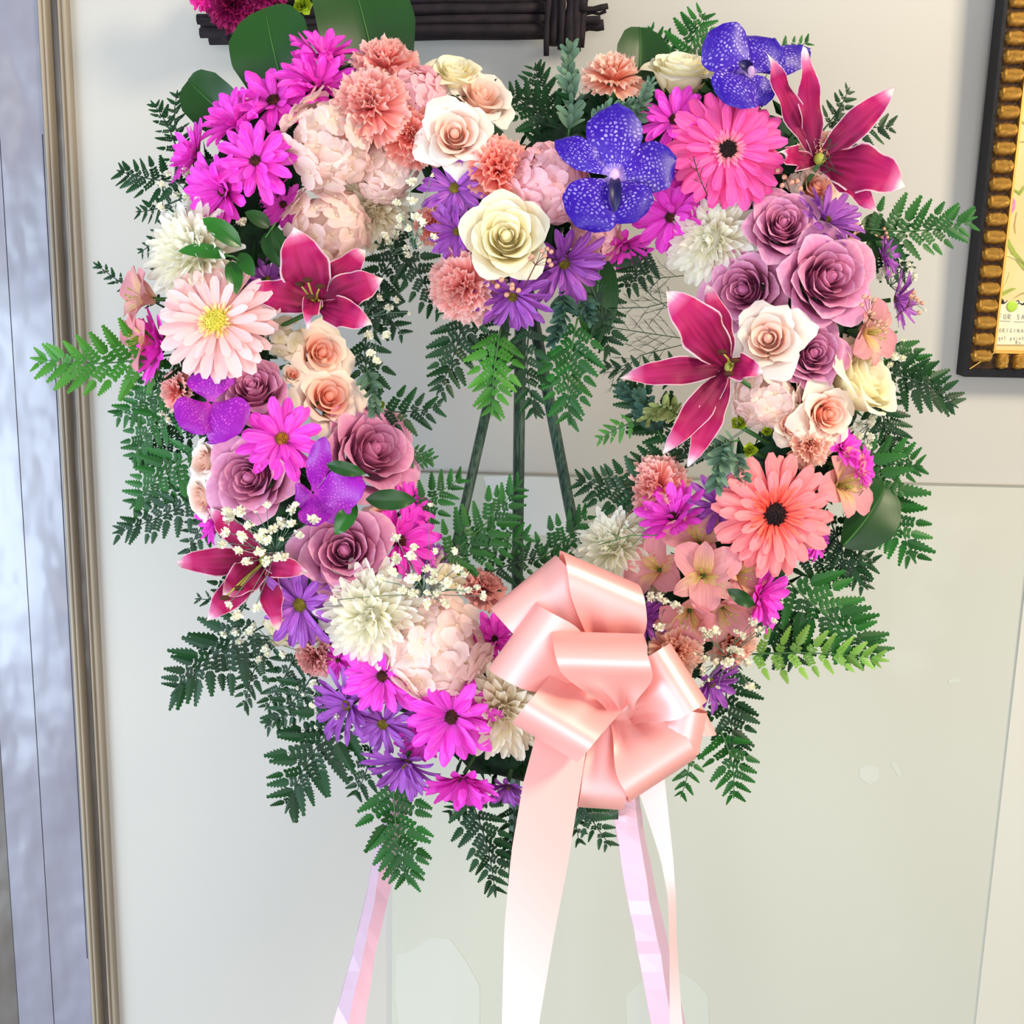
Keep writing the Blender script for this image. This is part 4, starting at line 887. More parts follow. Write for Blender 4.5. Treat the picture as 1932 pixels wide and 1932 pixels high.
# kind | px | py | diameter px | extra depth mm | lean right | lean up | label
FL = """
MS|608|112|125|-8|.5|.9|topmost magenta daisy, half turned up against the big green leaf
MD|518|194|150|0|-.1|.3|magenta daisy with pale upper petals, under the round salal leaf
MS|600|165|150|-4|.3|.5|bright magenta daisy beside the salmon carnation at upper left
MS|452|236|140|-5|-.5|.6|pale-edged magenta daisy tilted up left, above the flat front-facing one
MD|483|306|138|12|0|0|flat open magenta daisy facing front at the upper left lobe
MS|372|296|120|-8|-1.1|.3|magenta daisy seen side on at the outer left of the upper lobe
MS|425|362|140|0|-.5|-.3|magenta daisy leaning left over the small white baby's breath
MD|535|385|85|-14|-.2|-.3|small shaded magenta daisy tucked left of the blush hydrangea
MD|1273|228|128|6|-.1|.3|magenta daisy between the violet orchid and the hot pink gerbera
MD|1267|408|135|6|-.2|-.2|magenta daisy below the gerbera, touching the cream chrysanthemum
MS|1312|338|125|-8|.1|-.1|magenta daisy half hidden under the hot pink gerbera
MO|532|830|150|26|0|.2|bright magenta daisy with an orange eye between lavender roses
MS|308|655|130|-10|-1|0|magenta daisy seen side on below the pink alstroemerias at far left
MS|752|1022|150|-4|.6|-.1|magenta daisy right of the lower lavender rose, baby's breath across it
MS|768|958|100|-2|.8|.4|small magenta daisy under the pointed ruscus leaf by the hole
MS|408|985|80|-16|-.8|0|bit of magenta daisy behind the white-tipped lily petal, lower left
MS|1272|978|130|8|-.3|.5|magenta daisy opening upward left of the coral gerbera
MS|1588|848|80|0|.5|.5|small magenta daisy bud above the pink alstroemeria at right
MS|1618|884|80|2|.8|.2|small pale-striped magenta daisy at the right rim
MS|1430|1122|130|4|.9|-.1|magenta daisy half closed below the coral gerbera
MD|1540|1025|70|-14|.8|-.4|dark magenta daisy peeping under the coral gerbera's right edge
MD|724|1274|140|12|-.1|.1|magenta daisy with a dark eye below the lower white chrysanthemum
MD|853|1352|160|12|0|.1|large magenta daisy left of the half-hidden white chrysanthemum
MD|640|1245|70|-6|-.6|.2|bit of magenta daisy behind the upper left of the dark-eyed one
MS|876|1466|140|2|.1|-1|lowest magenta daisy hanging down at the bottom of the heart
MS|934|1208|100|6|-.4|.3|magenta daisy peeping out behind the left bow loop
MS|1178|462|100|-10|0|-1|plum-magenta daisy hanging below the big violet orchid
MD|790|1395|90|-6|0|-.3|dark magenta daisy between the violet daisy and the large magenta one
PD|858|356|118|10|0|.1|upper violet daisy with green eye left of the cream rose
PS|864|436|112|8|0|-.4|lower violet daisy with frilled petals left of the cream rose
PS|968|556|140|2|0|-1|violet daisy hanging at the tip of the heart's notch
PS|1062|494|160|2|.2|-.8|dark violet daisy right of the cream rose, berries across it
PS|1556|420|140|0|.4|.5|violet daisy between two lavender roses at upper right
PS|1664|486|75|-12|.8|0|small violet daisy at the right rim beside the big lavender rose
PS|1688|566|105|-8|1|-.2|violet daisy by the berry twigs at the right rim
PD|568|1140|155|18|0|-.1|violet daisy with a brown eye over the lower left lily
PS|658|1330|140|8|-.5|.2|violet daisy with long petals and yellow eye at the bottom left
PD|724|1364|125|4|0|-.1|darker violet daisy below the yellow-eyed violet one
PS|764|1436|150|4|-.1|-.8|violet daisy hanging lowest at the bottom left of the heart
PS|1358|955|120|2|0|.4|violet daisy left of the coral gerbera
PS|818|1062|70|-8|.2|-.1|tiny dark violet daisy amid the baby's breath near the hole
PS|1214|1165|95|2|.2|0|violet daisy half hidden by the upper right bow loop
PS|1338|1286|120|2|.6|-.5|violet daisy right of the bow, below the baby's breath
PS|958|1482|90|-12|0|-1|dark violet daisy behind the wide ribbon tail
PS|434|832|70|-14|-.2|-.3|dark violet daisy under the left magenta orchid
PS|1388|358|90|-18|0|-.2|dark violet daisy in the shade below the hot pink gerbera
PD|505|528|80|-16|-.3|0|dark violet daisy behind the left lily
GH|1371|283|202|14|.1|0|hot pink gerbera with a black eye at the upper right
GP|411|608|208|16|-.1|.1|pale pink gerbera with a yellow eye at the left
GC|1459|970|208|14|.15|.02|coral gerbera with a large black eye at the lower right
LR|1476|425|130|4|0|.2|uppermost lavender rose of the right side, beside the cream chrysanthemum
LR|1560|525|172|10|.1|0|largest lavender rose at the right rim
LR|1405|548|150|8|-.1|0|lavender rose touching the right-hand lily's upper petals
LR|1532|668|128|2|.1|0|deep lavender rose below the largest one, beside the blush spray rose
LR|478|735|122|6|-.1|.5|lavender rose under the pale pink gerbera
LR|700|852|175|10|.1|.1|largest lavender rose of the left side, at the edge of the hole
LR|474|900|155|12|-.1|0|lavender rose left of the orange-eyed daisy's foot
LR|650|1040|172|14|0|0|lowest lavender rose on the left, beside the magenta orchid
WR|955|448|145|16|0|0|cream rose in the notch of the heart
WR|1285|135|125|-4|0|1.1|cream rose seen from the side at the top of the right lobe
WR|1628|715|150|-2|.7|.6|yellow-cream rose seen from the side at the right rim
BR|858|255|120|12|0|0|blush spray rose over the first violet daisy
WR|858|138|90|0|0|.6|round cream bud at the top of the left lobe
BR|908|185|120|-4|.2|.4|pale blush rose at the top of the left lobe near the fern
SR|606|668|104|6|0|.1|upper peach spray rose left of the heart's hole
SR|619|750|114|10|0|0|lower peach spray rose left of the heart's hole
BR|1450|640|118|28|0|0|blush spray rose over the right-hand lily's centre
SR|1560|782|100|6|.2|0|peach spray rose below the deep lavender rose
BR|387|870|80|-6|-.6|.2|pale peach spray rose at the left rim above its twin
BR|383|938|88|-6|-.6|-.1|pale peach spray rose at the left rim below its twin
SR|1494|800|66|4|0|0|small peach spray rose left of the larger one at lower right
SR|552|706|36|6|0|.2|tiny peach rose bud between two peach spray roses and a lavender rose
CO|1552|290|80|16|0|.1|small peach carnation in the heart of the upper right lily
SR|1540|352|85|-6|0|.2|peach spray rose behind the violet daisy at upper right
SR|716|978|56|-4|.2|.1|small peach rose behind the pointed ruscus leaf
BR|1608|440|75|-14|.6|.1|pale cream rose peeping behind the violet daisy at upper right
CP|727|128|125|-2|0|.8|salmon carnation at the very top of the left lobe
CP|700|202|140|8|-.1|.2|large salmon carnation below the topmost one
CC|775|258|115|0|.1|0|coral carnation left of the blush spray rose
CC|938|322|125|6|.2|.1|coral carnation above the cream rose in the notch
CP|878|540|132|4|-.1|-.4|frilled pink carnation hanging below the cream rose
CO|1156|148|105|-4|0|.7|peach carnation at the top left of the right lobe
CP|1240|922|125|0|-.3|.1|pale pink carnation right of the heart's hole
CO|1278|1228|100|0|.3|0|orange-peach carnation right of the bow
CD|594|1238|75|-8|-.5|-.4|dusty pink carnation at the lower left rim, dotted with baby's breath
CO|1382|1212|95|-8|.5|-.3|peach carnation at the lower right rim behind baby's breath
CP|336|738|72|-14|-.8|0|pink carnation behind the magenta orchid at the left rim
CD|912|1112|80|-6|.1|.5|dusty pink carnation at the lower edge of the hole left of the bow
CC|812|425|66|-12|-.2|-.1|bit of coral carnation behind the lower violet daisy
CO|1526|838|86|-4|.2|-.1|peach carnation above the coral gerbera
HY|620|266|180|4|-.1|.1|blush hydrangea head at the upper left, beside the flat magenta daisy
HY|612|432|170|2|-.1|0|blush hydrangea head above the left lily
HP|778|182|120|-6|0|.3|pink hydrangea head between the carnations and the cream bud
HP|1034|350|160|-2|0|.1|pink hydrangea head left of the big violet orchid
HY|822|1225|200|4|0|0|large blush hydrangea head at the bottom left of the bow
HY|1445|748|135|4|0|0|blush hydrangea head right of the lily, above the lime bupleurum
HY|728|320|125|0|0|0|blush hydrangea head over the tan chrysanthemum
HC|536|640|75|-2|0|0|loose cream hydrangea florets between the pale gerbera and peach rose
HP|1120|440|110|-14|0|-.3|dull pink hydrangea head under the big violet orchid
HC|545|1175|90|-18|-.4|-.3|cream hydrangea florets under the violet daisy at lower left
HC|842|1078|80|-12|.1|.2|cream hydrangea florets at the lower edge of the hole
UM|372|480|195|0|-.3|.1|large white chrysanthemum at the left rim above the pale gerbera
UT|702|398|150|-6|0|-.1|tan-shaded chrysanthemum between hydrangeas and violet daisies
UM|1345|450|180|-2|-.1|-.1|cream chrysanthemum left of the lavender roses
UM|702|1158|190|6|-.1|-.1|white chrysanthemum below the lowest left lavender rose
UT|948|1340|172|0|0|-.1|cream chrysanthemum half hidden by the lower left bow loop
UM|1160|1030|160|-2|-.1|.3|white chrysanthemum above the bow's upper loops
UT|1225|1090|80|-14|0|0|bit of tan chrysanthemum between bow loop and alstroemerias
AL|272|562|112|2|-.9|.2|upper pink alstroemeria trumpet at the far left
AL|270|640|98|0|-.9|-.2|lower pink alstroemeria trumpet at the far left
AL|1640|628|110|2|.5|-.2|pink alstroemeria at the right rim with berry twigs across
AL|1588|915|125|4|.3|.1|pink alstroemeria right of the coral gerbera
AL|1318|1020|110|8|-.1|.5|pink alstroemeria pointing up at the top of its cluster
AL|1328|1086|120|14|0|0|open pink alstroemeria with yellow throat in the cluster's middle
AL|1240|1072|105|4|-.4|.2|pink alstroemeria at the cluster's left beside the chrysanthemum
AL|1394|1082|95|4|.6|0|peach-tinged alstroemeria at the cluster's right under the gerbera
AS|1300|1158|100|2|-.2|-.6|drooping pink alstroemeria at the foot of the cluster
AS|1366|1150|95|2|.3|-.6|half-closed alstroemeria at the lower right of the cluster
BT|1396|802|56|8|0|.2|larger lime bupleurum head above the grey-green sprig
BT|1416|850|50|6|0|0|lower lime bupleurum head above the coral gerbera
BT|1446|815|36|4|.2|.1|small yellow-lime bupleurum head beside the hydrangea
BT|714|765|34|-2|.1|0|tiny lime bupleurum head left of the hole
BT|858|1082|40|-6|0|0|tiny lime bupleurum head amid the baby's breath
"""
for line in FL.strip().split('\n'):
    k, px, py, dia, dz, tx, ty, lab = line.split('|'); px, py, dia, dz, tx, ty = map(float, (px, py, dia, dz, tx, ty))
    name, cat, grp, fn, kw = KIND[k]
    c, d = nearest(px, py); off = np.array([px, py])-c
    z = .050 - .00028*max(0, d-20) + dz/1000*1.25
    fx = tx+off[0]/330; fy = ty-off[1]/330
    R = dia/2*(D-z)/FPX*1.12
    if k in ('AS',): R *= 1.15
    root = thing(name, at(px, py, z), lab, cat, grp, facing=CN+CR*fx+CU*fy, roll=jit(3.1), scale=R)
    fn(root, **kw); add_stem(root, px, py)

# ---- lilies: centre, then petal ends (px, py, depth, width px, bow, curl, side)
lily(598, 575, .062, [(552, 428, .085, 92, .10), (690, 468, .06, 60, .10), (724, 524, .072, 70, .10), (702, 612, .080, 58, .14), (580, 618, .105, 36, .22), (468, 545, .072, 62, .16)], 'crimson lily with white tips left of the hole', 1,
     stamens=[(566, 536, .095), (580, 528, .1), (604, 540, .1), (585, 560, .1)])
lily(1546, 300, .062, [(1452, 100, .10, 40, -.06), (1522, 92, .10, 44, -.05), (1690, 164, .09, 54, .08), (1712, 350, .092, 92, .12), (1660, 402, .09, 40, .06), (1480, 286, .10, 44, -.08)], 'crimson lily with tall curled petals at the upper right', 2, stamens=[])
lily(1378, 692, .075, [(1258, 548, .105, 86, .10), (1168, 712, .09, 52, .10), (1252, 856, .095, 52, .08), (1300, 880, .09, 52, .06), (1334, 536, .085, 50, .08), (1440, 702, .100, 50, .2)], 'widest crimson lily, white-tipped, right of the hole', 3,
     stamens=[(1362, 664, .1), (1386, 680, .1), (1375, 705, .1)])
lily(500, 1058, .064, [(326, 1060, .075, 54, .12), (388, 1172, .085, 56, .10), (392, 958, .06, 46, .08), (582, 1080, .085, 46, .25), (420, 1125, .088, 62, .10), (525, 1190, .07, 44, .10)], 'crimson lily with a long green pistil at the lower left', 4,
     stamens=[(424, 1128, .115), (450, 1110, .105)])
# ---- orchids
orchid(1158, 334, .088, [(1160, 196, .092, 100, .06), (1048, 264, .086, 52, .1), (1276, 304, .084, 92, .1), (1088, 428, .1, 108, .12), (1198, 420, .1, 96, .12)], 'big violet-blue orchid with pale netted petals in the middle of the top', lip=(1160, 400))
orchid(1412, 138, .072, [(1338, 60, .08, 96, .1), (1456, 72, .07, 92, .08), (1370, 196, .092, 96, .15), (1528, 96, .05, 54, .05), (1440, 200, .07, 70, .1)], 'violet-blue orchid at the top of the right lobe', lip=(1394, 118))
orchid(398, 760, .072, [(396, 690, .07, 84, .1), (340, 806, .09, 80, .15), (452, 818, .09, 96, .12)], 'magenta orchid beside the lavender rose under the pale gerbera', mat='magenta orchid petal', lipmat='magenta lip', group='magenta orchids')
orchid(590, 930, .07, [(614, 824, .10, 42, .1), (690, 918, .104, 70, .12), (600, 992, .085, 62, .1), (556, 940, .07, 50, .1), (662, 968, .085, 66, .1)], 'magenta orchid between the three left lavender roses', mat='magenta orchid petal', lipmat='magenta lip', group='magenta orchids')
# ---- fern fronds: base, tip, full width px, depths, tone, label
FR = """
350,345|222,322|95|0,-20|0|dark fern frond at the upper left pointing left above the baby's breath
345,320|286,192|60|-5,-25|0|dark fern frond rising steeply left of the round leaf
352,300|336,172|48|-5,-20|0|slender fern frond pointing straight up at the upper left
350,370|258,400|60|-5,-30|0|thin dark fern frond left of the small white blossoms
345,400|262,478|46|-5,-35|0|thin fern frond beside the white chrysanthemum's upper edge
330,470|290,512|34|-10,-30|0|tiny fern tip left of the large white chrysanthemum
310,580|178,496|36|-10,-20|0|narrow fern tip above the pink alstroemeria trumpets
330,668|60,676|150|5,0|2|bright fern frond reaching far left across the door casing
350,690|215,785|110|0,-10|1|fern frond hanging below the bright far-left one
330,760|250,872|100|-5,-15|1|mid green fern frond left of the magenta orchid
380,850|246,960|130|-5,-15|1|broad fern frond left of the pale peach roses
400,800|262,880|100|-15,-25|0|dark fern frond behind the pale peach roses
400,920|214,1006|100|-5,-15|0|fern frond pointing down left below the pale peach roses
430,940|352,1050|85|-12,-20|0|dark fern frond above the lower left lily
470,1150|368,1130|44|-10,-20|0|small fern tip between lily petals at lower left
500,1180|324,1312|165|-5,-20|0|wide fern frond below the lower left lily
520,1200|462,1340|70|-8,-20|0|fern frond hanging right of the wide lower left frond
560,1230|500,1340|80|-10,-25|0|dark fern frond hanging under the loose cream florets
600,1260|500,1370|90|-10,-20|0|dark fern frond left of the long-petalled violet daisy
660,1330|540,1532|180|-8,-20|0|large fern frond at the bottom left of the heart
700,1400|668,1500|90|-10,-20|0|dark fern frond under the violet daisies
640,1300|494,1364|46|-12,-20|0|narrow fern tip pointing left at the bottom left
742,1470|772,1668|150|0,5|1|fern frond hanging over the left wrapped leg
880,1490|935,1692|110|-5,-5|0|fern frond hanging left of the wide ribbon tail
900,1480|846,1535|70|-8,-15|0|short fern frond below the lowest magenta daisy
965,1490|952,1640|70|-14,-15|0|dark fern frond behind the wide ribbon tail
1085,1490|1152,1596|80|-8,-10|0|fern frond under the bottom of the bow
1060,1500|1092,1592|50|-12,-15|0|small fern tip between ribbon tail and bow
1360,1380|1384,1506|110|-5,-10|1|fern frond hanging right of the bow
1300,1400|1284,1504|60|-8,-10|1|narrow fern frond hanging beside the bow's lower right loop
1370,1250|1398,1425|130|-8,-10|0|dark fern frond below the lower right violet daisy
1400,1235|1674,1246|105|0,0|3|lime green fern frond pointing right at the lower right
1480,1090|1666,1236|170|-3,-10|1|large fern frond at the lower right rim
1450,1150|1500,1250|140|-8,-12|0|dark fern frond under the half closed magenta daisy
1500,1050|1650,1060|110|-10,-18|0|dark fern frond right of the coral gerbera's foot
1600,850|1726,1062|170|-5,-15|1|broad fern frond at the right rim beside the alstroemeria
1560,960|1636,1112|90|-8,-18|0|fern frond hanging under the salal leaf at right
1590,900|1740,880|120|-8,-15|1|fern frond pointing right below the baby's breath at right
1640,700|1806,770|120|-8,-15|0|fern frond pointing right beside the yellow-cream rose
1650,720|1700,852|90|-12,-18|0|fern frond hanging below the yellow-cream rose
1640,640|1768,745|90|-12,-20|1|fern frond behind the yellow-cream rose
1660,760|1660,880|80|-10,-18|0|short fern frond under the yellow-cream rose
1620,430|1842,410|130|-2,-5|1|long fern frond pointing right toward the picture frame
1620,440|1712,512|100|-10,-20|0|dark fern frond under the long right-pointing one
1560,250|1684,236|90|-10,-20|0|dark fern frond behind the upper right lily
1540,260|1602,166|60|-10,-20|0|fern frond between the upper right lily's petals
1450,110|1526,76|56|-8,-15|1|small fern tip right of the upper violet-blue orchid
1290,140|1330,26|120|-5,-15|1|fern frond standing at the very top right of the heart
1280,130|1222,50|56|-8,-18|1|small fern tip leaning left at the top right
1080,250|955,172|130|5,-5|0|dark fern frond in the dip between the lobes
1080,260|980,292|110|5,-5|0|dark fern frond pointing left above the pink hydrangea
1060,250|1010,120|100|-5,-15|0|dark fern frond rising in the dip between the lobes
760,450|690,572|100|-5,-10|0|dark fern frond hanging right of the left hydrangea
770,470|838,592|110|0,-5|0|fern frond at the upper left of the hole
720,520|700,640|100|-14,-15|0|dark fern frond behind the left lily's right petals
880,570|824,746|115|0,-5|0|fern frond hanging below the frilled pink carnation
945,620|928,786|115|2,0|2|bright fern frond hanging left in the middle of the hole
1000,610|1012,790|95|-4,-8|0|thin dark fern frond hanging in the middle of the hole
1090,600|1074,802|130|0,-5|1|fern frond hanging right in the middle of the hole
1090,500|1150,672|110|-8,-12|0|dark fern frond below the big violet orchid
900,600|960,680|90|-10,-12|0|dark fern frond behind the notch's violet daisy
690,560|762,632|84|-8,-12|0|fern frond right of the left lily
690,640|700,740|110|-12,-14|0|dark fern frond right of the upper peach spray rose
690,770|832,765|105|-2,-8|0|fern frond pointing into the hole beside the lower peach rose
770,860|816,868|40|-10,-12|1|tiny fern tip right of the largest left lavender rose
770,980|872,900|90|-6,-8|1|fern frond at the lower left of the hole
830,1060|985,905|120|2,-2|1|fern frond crossing in front of the easel's left leg
860,1060|1000,1010|100|-2,-4|1|fern frond lying along the bottom of the hole
1010,1060|1108,965|100|-8,-8|1|fern frond in front of the easel's right leg
900,1090|1075,1045|80|-8,-8|0|dark fern frond behind the bow's upper loops
1200,795|1130,830|44|-4,-8|2|small bright fern tip right of the hole
1250,930|1086,905|120|0,-5|0|fern frond pointing into the hole beside the pale pink carnation
1290,830|1180,722|120|-14,-18|0|dark fern frond below the widest lily's left petal
1290,700|1135,690|70|-14,-18|0|dark fern frond behind the widest lily's white tip
1290,870|1200,880|110|-12,-14|0|dark fern frond behind the widest lily's lower tips
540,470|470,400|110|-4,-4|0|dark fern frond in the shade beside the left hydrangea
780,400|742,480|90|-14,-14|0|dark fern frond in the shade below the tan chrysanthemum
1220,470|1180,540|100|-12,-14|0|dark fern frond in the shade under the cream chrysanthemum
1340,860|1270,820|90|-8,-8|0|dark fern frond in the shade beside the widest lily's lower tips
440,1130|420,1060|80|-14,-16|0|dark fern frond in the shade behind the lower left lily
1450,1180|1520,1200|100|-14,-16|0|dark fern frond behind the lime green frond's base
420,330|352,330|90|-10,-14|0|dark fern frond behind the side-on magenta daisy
"""
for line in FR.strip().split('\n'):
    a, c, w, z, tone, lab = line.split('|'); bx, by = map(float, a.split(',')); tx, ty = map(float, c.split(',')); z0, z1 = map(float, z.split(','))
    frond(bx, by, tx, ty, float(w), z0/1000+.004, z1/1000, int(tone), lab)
# ---- broad leaves
leaf('salal_leaf', 545, 190, 500, 12, 165, -.02, -.015, 'salal leaf', 'large round dark green leaf at the top left', shape='broad', tilt=(-.3, .3), fold=.12)
leaf('salal_leaf', 715, 170, 655, -70, 190, -.022, -.015, 'salal leaf', 'large dark green leaf behind the topmost salmon carnation', shape='broad', tilt=(.2, .2), fold=.12)
leaf('salal_leaf', 470, 260, 352, 150, 100, -.015, -.02, 'salal leaf', 'folded dark green leaf at the left of the top magenta daisies', shape='broad', tilt=(-.4, .2), fold=.3)
leaf('salal_leaf', 1200, 210, 1208, 48, 105, -.004, .004, 'salal leaf', 'dark green leaf standing behind the peach carnation', shape='broad', tilt=(.2, .3), fold=.25)
leaf('salal_leaf', 1590, 1030, 1672, 912, 110, .012, .0, 'salal leaf', 'dark green leaf right of the coral gerbera with a lit patch', shape='broad', tilt=(.5, .1), fold=.3)
leaf('salal_leaf', 1130, 480, 1122, 640, 80, -.006, -.012, 'salal leaf', 'long dark green leaf hanging below the big violet orchid', shape='broad', fold=.15)
leaf('salal_leaf', 1620, 500, 1660, 400, 66, .0, -.01, 'salal leaf', 'dark green leaf between the largest lavender rose and small violet daisy', shape='leaf')
leaf('salal_leaf', 1480, 870, 1560, 850, 60, .01, .01, 'salal leaf', 'dark shaded leaf above the coral gerbera', shape='leaf')
leaf('ruscus_leaf', 690, 942, 786, 944, 38, .09, .085, 'salal leaf', 'pointed glossy leaf lying above the magenta daisy right of the orchid', shape='leaf', bulge=.05, rib=False)
leaf('ruscus_leaf', 672, 950, 632, 1010, 34, .08, .085, 'ruscus leaf', 'pointed green leaf over the top of the lowest left lavender rose', shape='leaf', rib=False)
leaf('ruscus_leaf', 616, 876, 690, 894, 26, .10, .10, 'salal leaf', 'dark pointed leaf under the largest left lavender rose', shape='leaf', rib=False)
leaf('ruscus_leaf', 1372, 1112, 1424, 1144, 26, .085, .08, 'salal leaf', 'small dark leaf between the alstroemerias and the half closed daisy', shape='leaf', rib=False)
leafy([(462, 500, .06), (440, 484, .086), (430, 482, .088)], [(432, 484, 336, 474, 30), (455, 466, 382, 412, 38), (436, 492, 446, 556, 32), (452, 478, 480, 522, 30)], 'glossy green ruscus sprig with four pointed leaves over the white chrysanthemum')
leafy([(520, 480, .05), (500, 450, .06), (520, 420, .062)], [(500, 440, 530, 505, 34), (510, 430, 462, 400, 30), (516, 425, 540, 500, 26)], 'dark ruscus sprig between the white chrysanthemum and the left lily', mat='salal leaf')
# ---- grey-green sprigs
sage([(1070, 280, .03), (1078, 200, .02), (1072, 150, .015), (1074, 95, .01)], 'tall grey-green sprig in the dip between the lobes', n=13, ll=44)
sage([(1110, 250, .05), (1150, 205, .06), (1200, 195, .06)], 'grey-green sprig under the peach carnation at top', n=9, ll=32)
sage([(1190, 240, .05), (1212, 200, .06), (1225, 160, .06)], 'grey-green sprig between peach carnation and magenta daisy', n=8, ll=30)
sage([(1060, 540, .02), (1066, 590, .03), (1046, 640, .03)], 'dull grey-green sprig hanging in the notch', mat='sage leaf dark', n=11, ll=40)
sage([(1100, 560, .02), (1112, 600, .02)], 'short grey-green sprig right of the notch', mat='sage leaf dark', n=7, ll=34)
sage([(1370, 830, .075), (1360, 870, .082), (1350, 915, .082)], 'pale grey-green sprig left of the coral gerbera', n=11, ll=42)
sage([(1395, 830, .07), (1320, 850, .075)], 'grey-green sprig below the widest lily', n=8, ll=32)
sage([(1380, 850, .07), (1405, 905, .075)], 'grey-green sprig touching the coral gerbera', mat='sage leaf', n=8, ll=32)
sage([(690, 690, .01), (702, 735, .02), (708, 775, .02)], 'grey-green sprig right of the peach spray roses', n=9, ll=36)
sage([(1290, 790, .02), (1250, 765, .03), (1222, 790, .03)], 'yellow-green feathery sprig beside the widest lily', mat='sage leaf yellow', n=10, ll=36)
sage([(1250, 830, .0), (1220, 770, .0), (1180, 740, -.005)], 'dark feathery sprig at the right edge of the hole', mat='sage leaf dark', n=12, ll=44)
# ---- asparagus wisps
wisp([(1300, 560, .02), (1220, 580, .01), (1148, 582, .0)], 'thin wiry wisp reaching left above the widest lily', n=8)
wisp([(1290, 600, .02), (1230, 560, .01), (1190, 510, .0)], 'wiry wisp rising below the magenta daisy near the hole', n=9)
wisp([(1300, 640, .02), (1230, 630, .01), (1135, 615, .0)], 'long wiry wisp crossing toward the hole', n=12)
wisp([(1290, 650, .02), (1210, 670, .01), (1150, 716, .0)], 'wiry wisp curving down behind the widest lily', n=12)
wisp([(1290, 520, .02), (1240, 525, .02), (1196, 510, .01)], 'short wiry wisp under the cream chrysanthemum', n=9, ll=50)
wisp([(1240, 1010, .09), (1190, 1010, .095), (1130, 1028, .095)], 'wiry wisp lying across the white chrysanthemum above the bow', n=7, ll=40, mat='stem green')
wisp([(1560, 1060, .0), (1600, 1010, .0), (1640, 1100, -.01)], 'wiry wisp below the coral gerbera at right', n=9)
wisp([(1590, 330, .09), (1550, 310, .1), (1568, 262, .1)], 'dark rosemary-like wisp across the upper right lily', n=8, ll=30)
wisp([(1335, 370, .09), (1318, 330, .095), (1308, 295, .095)], 'dark wisp across the hot pink gerbera lower left', n=6, ll=22)
# ---- baby's breath
def cl_(x, y, rx, ry, n):
    out = []
    for i in range(n):
        t = math.sqrt((i+.5)/n); a = i*2.4+jit(.5); out.append((x+rx*t*math.cos(a), y+ry*t*math.sin(a)))
    return out
gyp(400, 400, .03, [(316, 330), (350, 326, 15), (358, 341, 10), (304, 350, 15), (333, 368, 12), (355, 372, 17), (366, 384, 11), (306, 390, 13), (404, 378, 14), (432, 385, 14), (394, 396, 17), (408, 404, 12)], "baby's breath over the magenta daisies at upper left")
gyp(400, 470, .045, [(345, 408), (362, 418), (378, 412), (388, 424), (350, 424), (330, 412), (455, 416, 16)], "baby's breath along the top of the large white chrysanthemum")
gyp(780, 470, .06, [(778, 376, 16), (786, 406, 16), (756, 412, 14), (770, 430, 12), (748, 384, 15), (776, 340, 16), (800, 420, 12), (820, 445, 14), (815, 330, 8)], "baby's breath left of the violet daisies at top")
gyp(740, 480, .03, [(745, 440), (735, 455), (765, 465), (770, 478), (795, 436), (725, 446), (752, 425), (790, 460)], "baby's breath below the tan chrysanthemum")
gyp(690, 600, .01, [(690, 560, 14), (696, 632, 16), (730, 634, 18), (734, 582, 14), (750, 565, 12), (772, 589, 8), (700, 668, 14), (712, 678, 14), (718, 560, 12)], "baby's breath at the left edge of the hole")
gyp(520, 1040, .11, [(426, 962, 16), (452, 964, 19), (435, 978, 19), (503, 950, 13), (424, 1004, 16), (454, 1014, 18), (470, 992, 16), (492, 1010, 20), (512, 996, 18), (502, 1018, 15), (528, 987, 20), (550, 990, 15), (565, 1006, 17), (418, 1024, 17), (448, 1040, 14), (489, 1038, 16), (466, 1062, 18), (482, 965, 6), (530, 1018, 7), (548, 962, 14), (558, 954, 12), (592, 976, 18), (520, 1050, 14), (534, 1048, 15), (505, 1060, 16), (430, 1142, 13), (482, 1144, 17), (448, 1164, 18), (495, 1005, 14)], "large spray of baby's breath over the lower left lily")
gyp(500, 1200, .02, [(445, 1192), (462, 1194), (474, 1190), (452, 1212), (498, 1222), (506, 1232), (480, 1180), (420, 1198), (530, 1235), (568, 1230, 15), (596, 1215, 14), (594, 1200, 17), (490, 1245)], "baby's breath below the lower left lily")
gyp(800, 1120, .09, [(746, 1012, 18), (782, 1035, 15), (744, 1054, 18), (774, 1052, 17), (743, 1076, 18), (774, 1088, 18), (806, 1075, 17), (820, 1080, 14), (814, 1098, 20), (844, 1104, 20), (758, 1112, 16), (780, 1122, 18), (788, 1090, 12), (864, 1070, 18), (856, 1040, 12), (820, 1040, 10), (812, 951, 8), (806, 1120, 12), (824, 1122, 14), (838, 1140, 16), (876, 1082, 13), (872, 1112, 14), (884, 1116, 13), (901, 1110, 13), (914, 1124, 14), (808, 1140, 16), (632, 1132, 17), (718, 1095, 16), (835, 1110, 13)], "large spray of baby's breath over the white chrysanthemum and hydrangea")
gyp(610, 1330, .03, [(592, 1290, 14), (562, 1298, 7), (572, 1312, 6), (590, 1330, 12), (594, 1372, 6), (634, 1352, 10)], "sparse baby's breath by the long-petalled violet daisy")
gyp(1260, 1140, .075, [(1230, 1126, 14), (1246, 1126, 14), (1255, 1136, 12), (1274, 1138, 18), (1286, 1152, 14), (1244, 1180, 18)], "baby's breath right of the upper right bow loop")
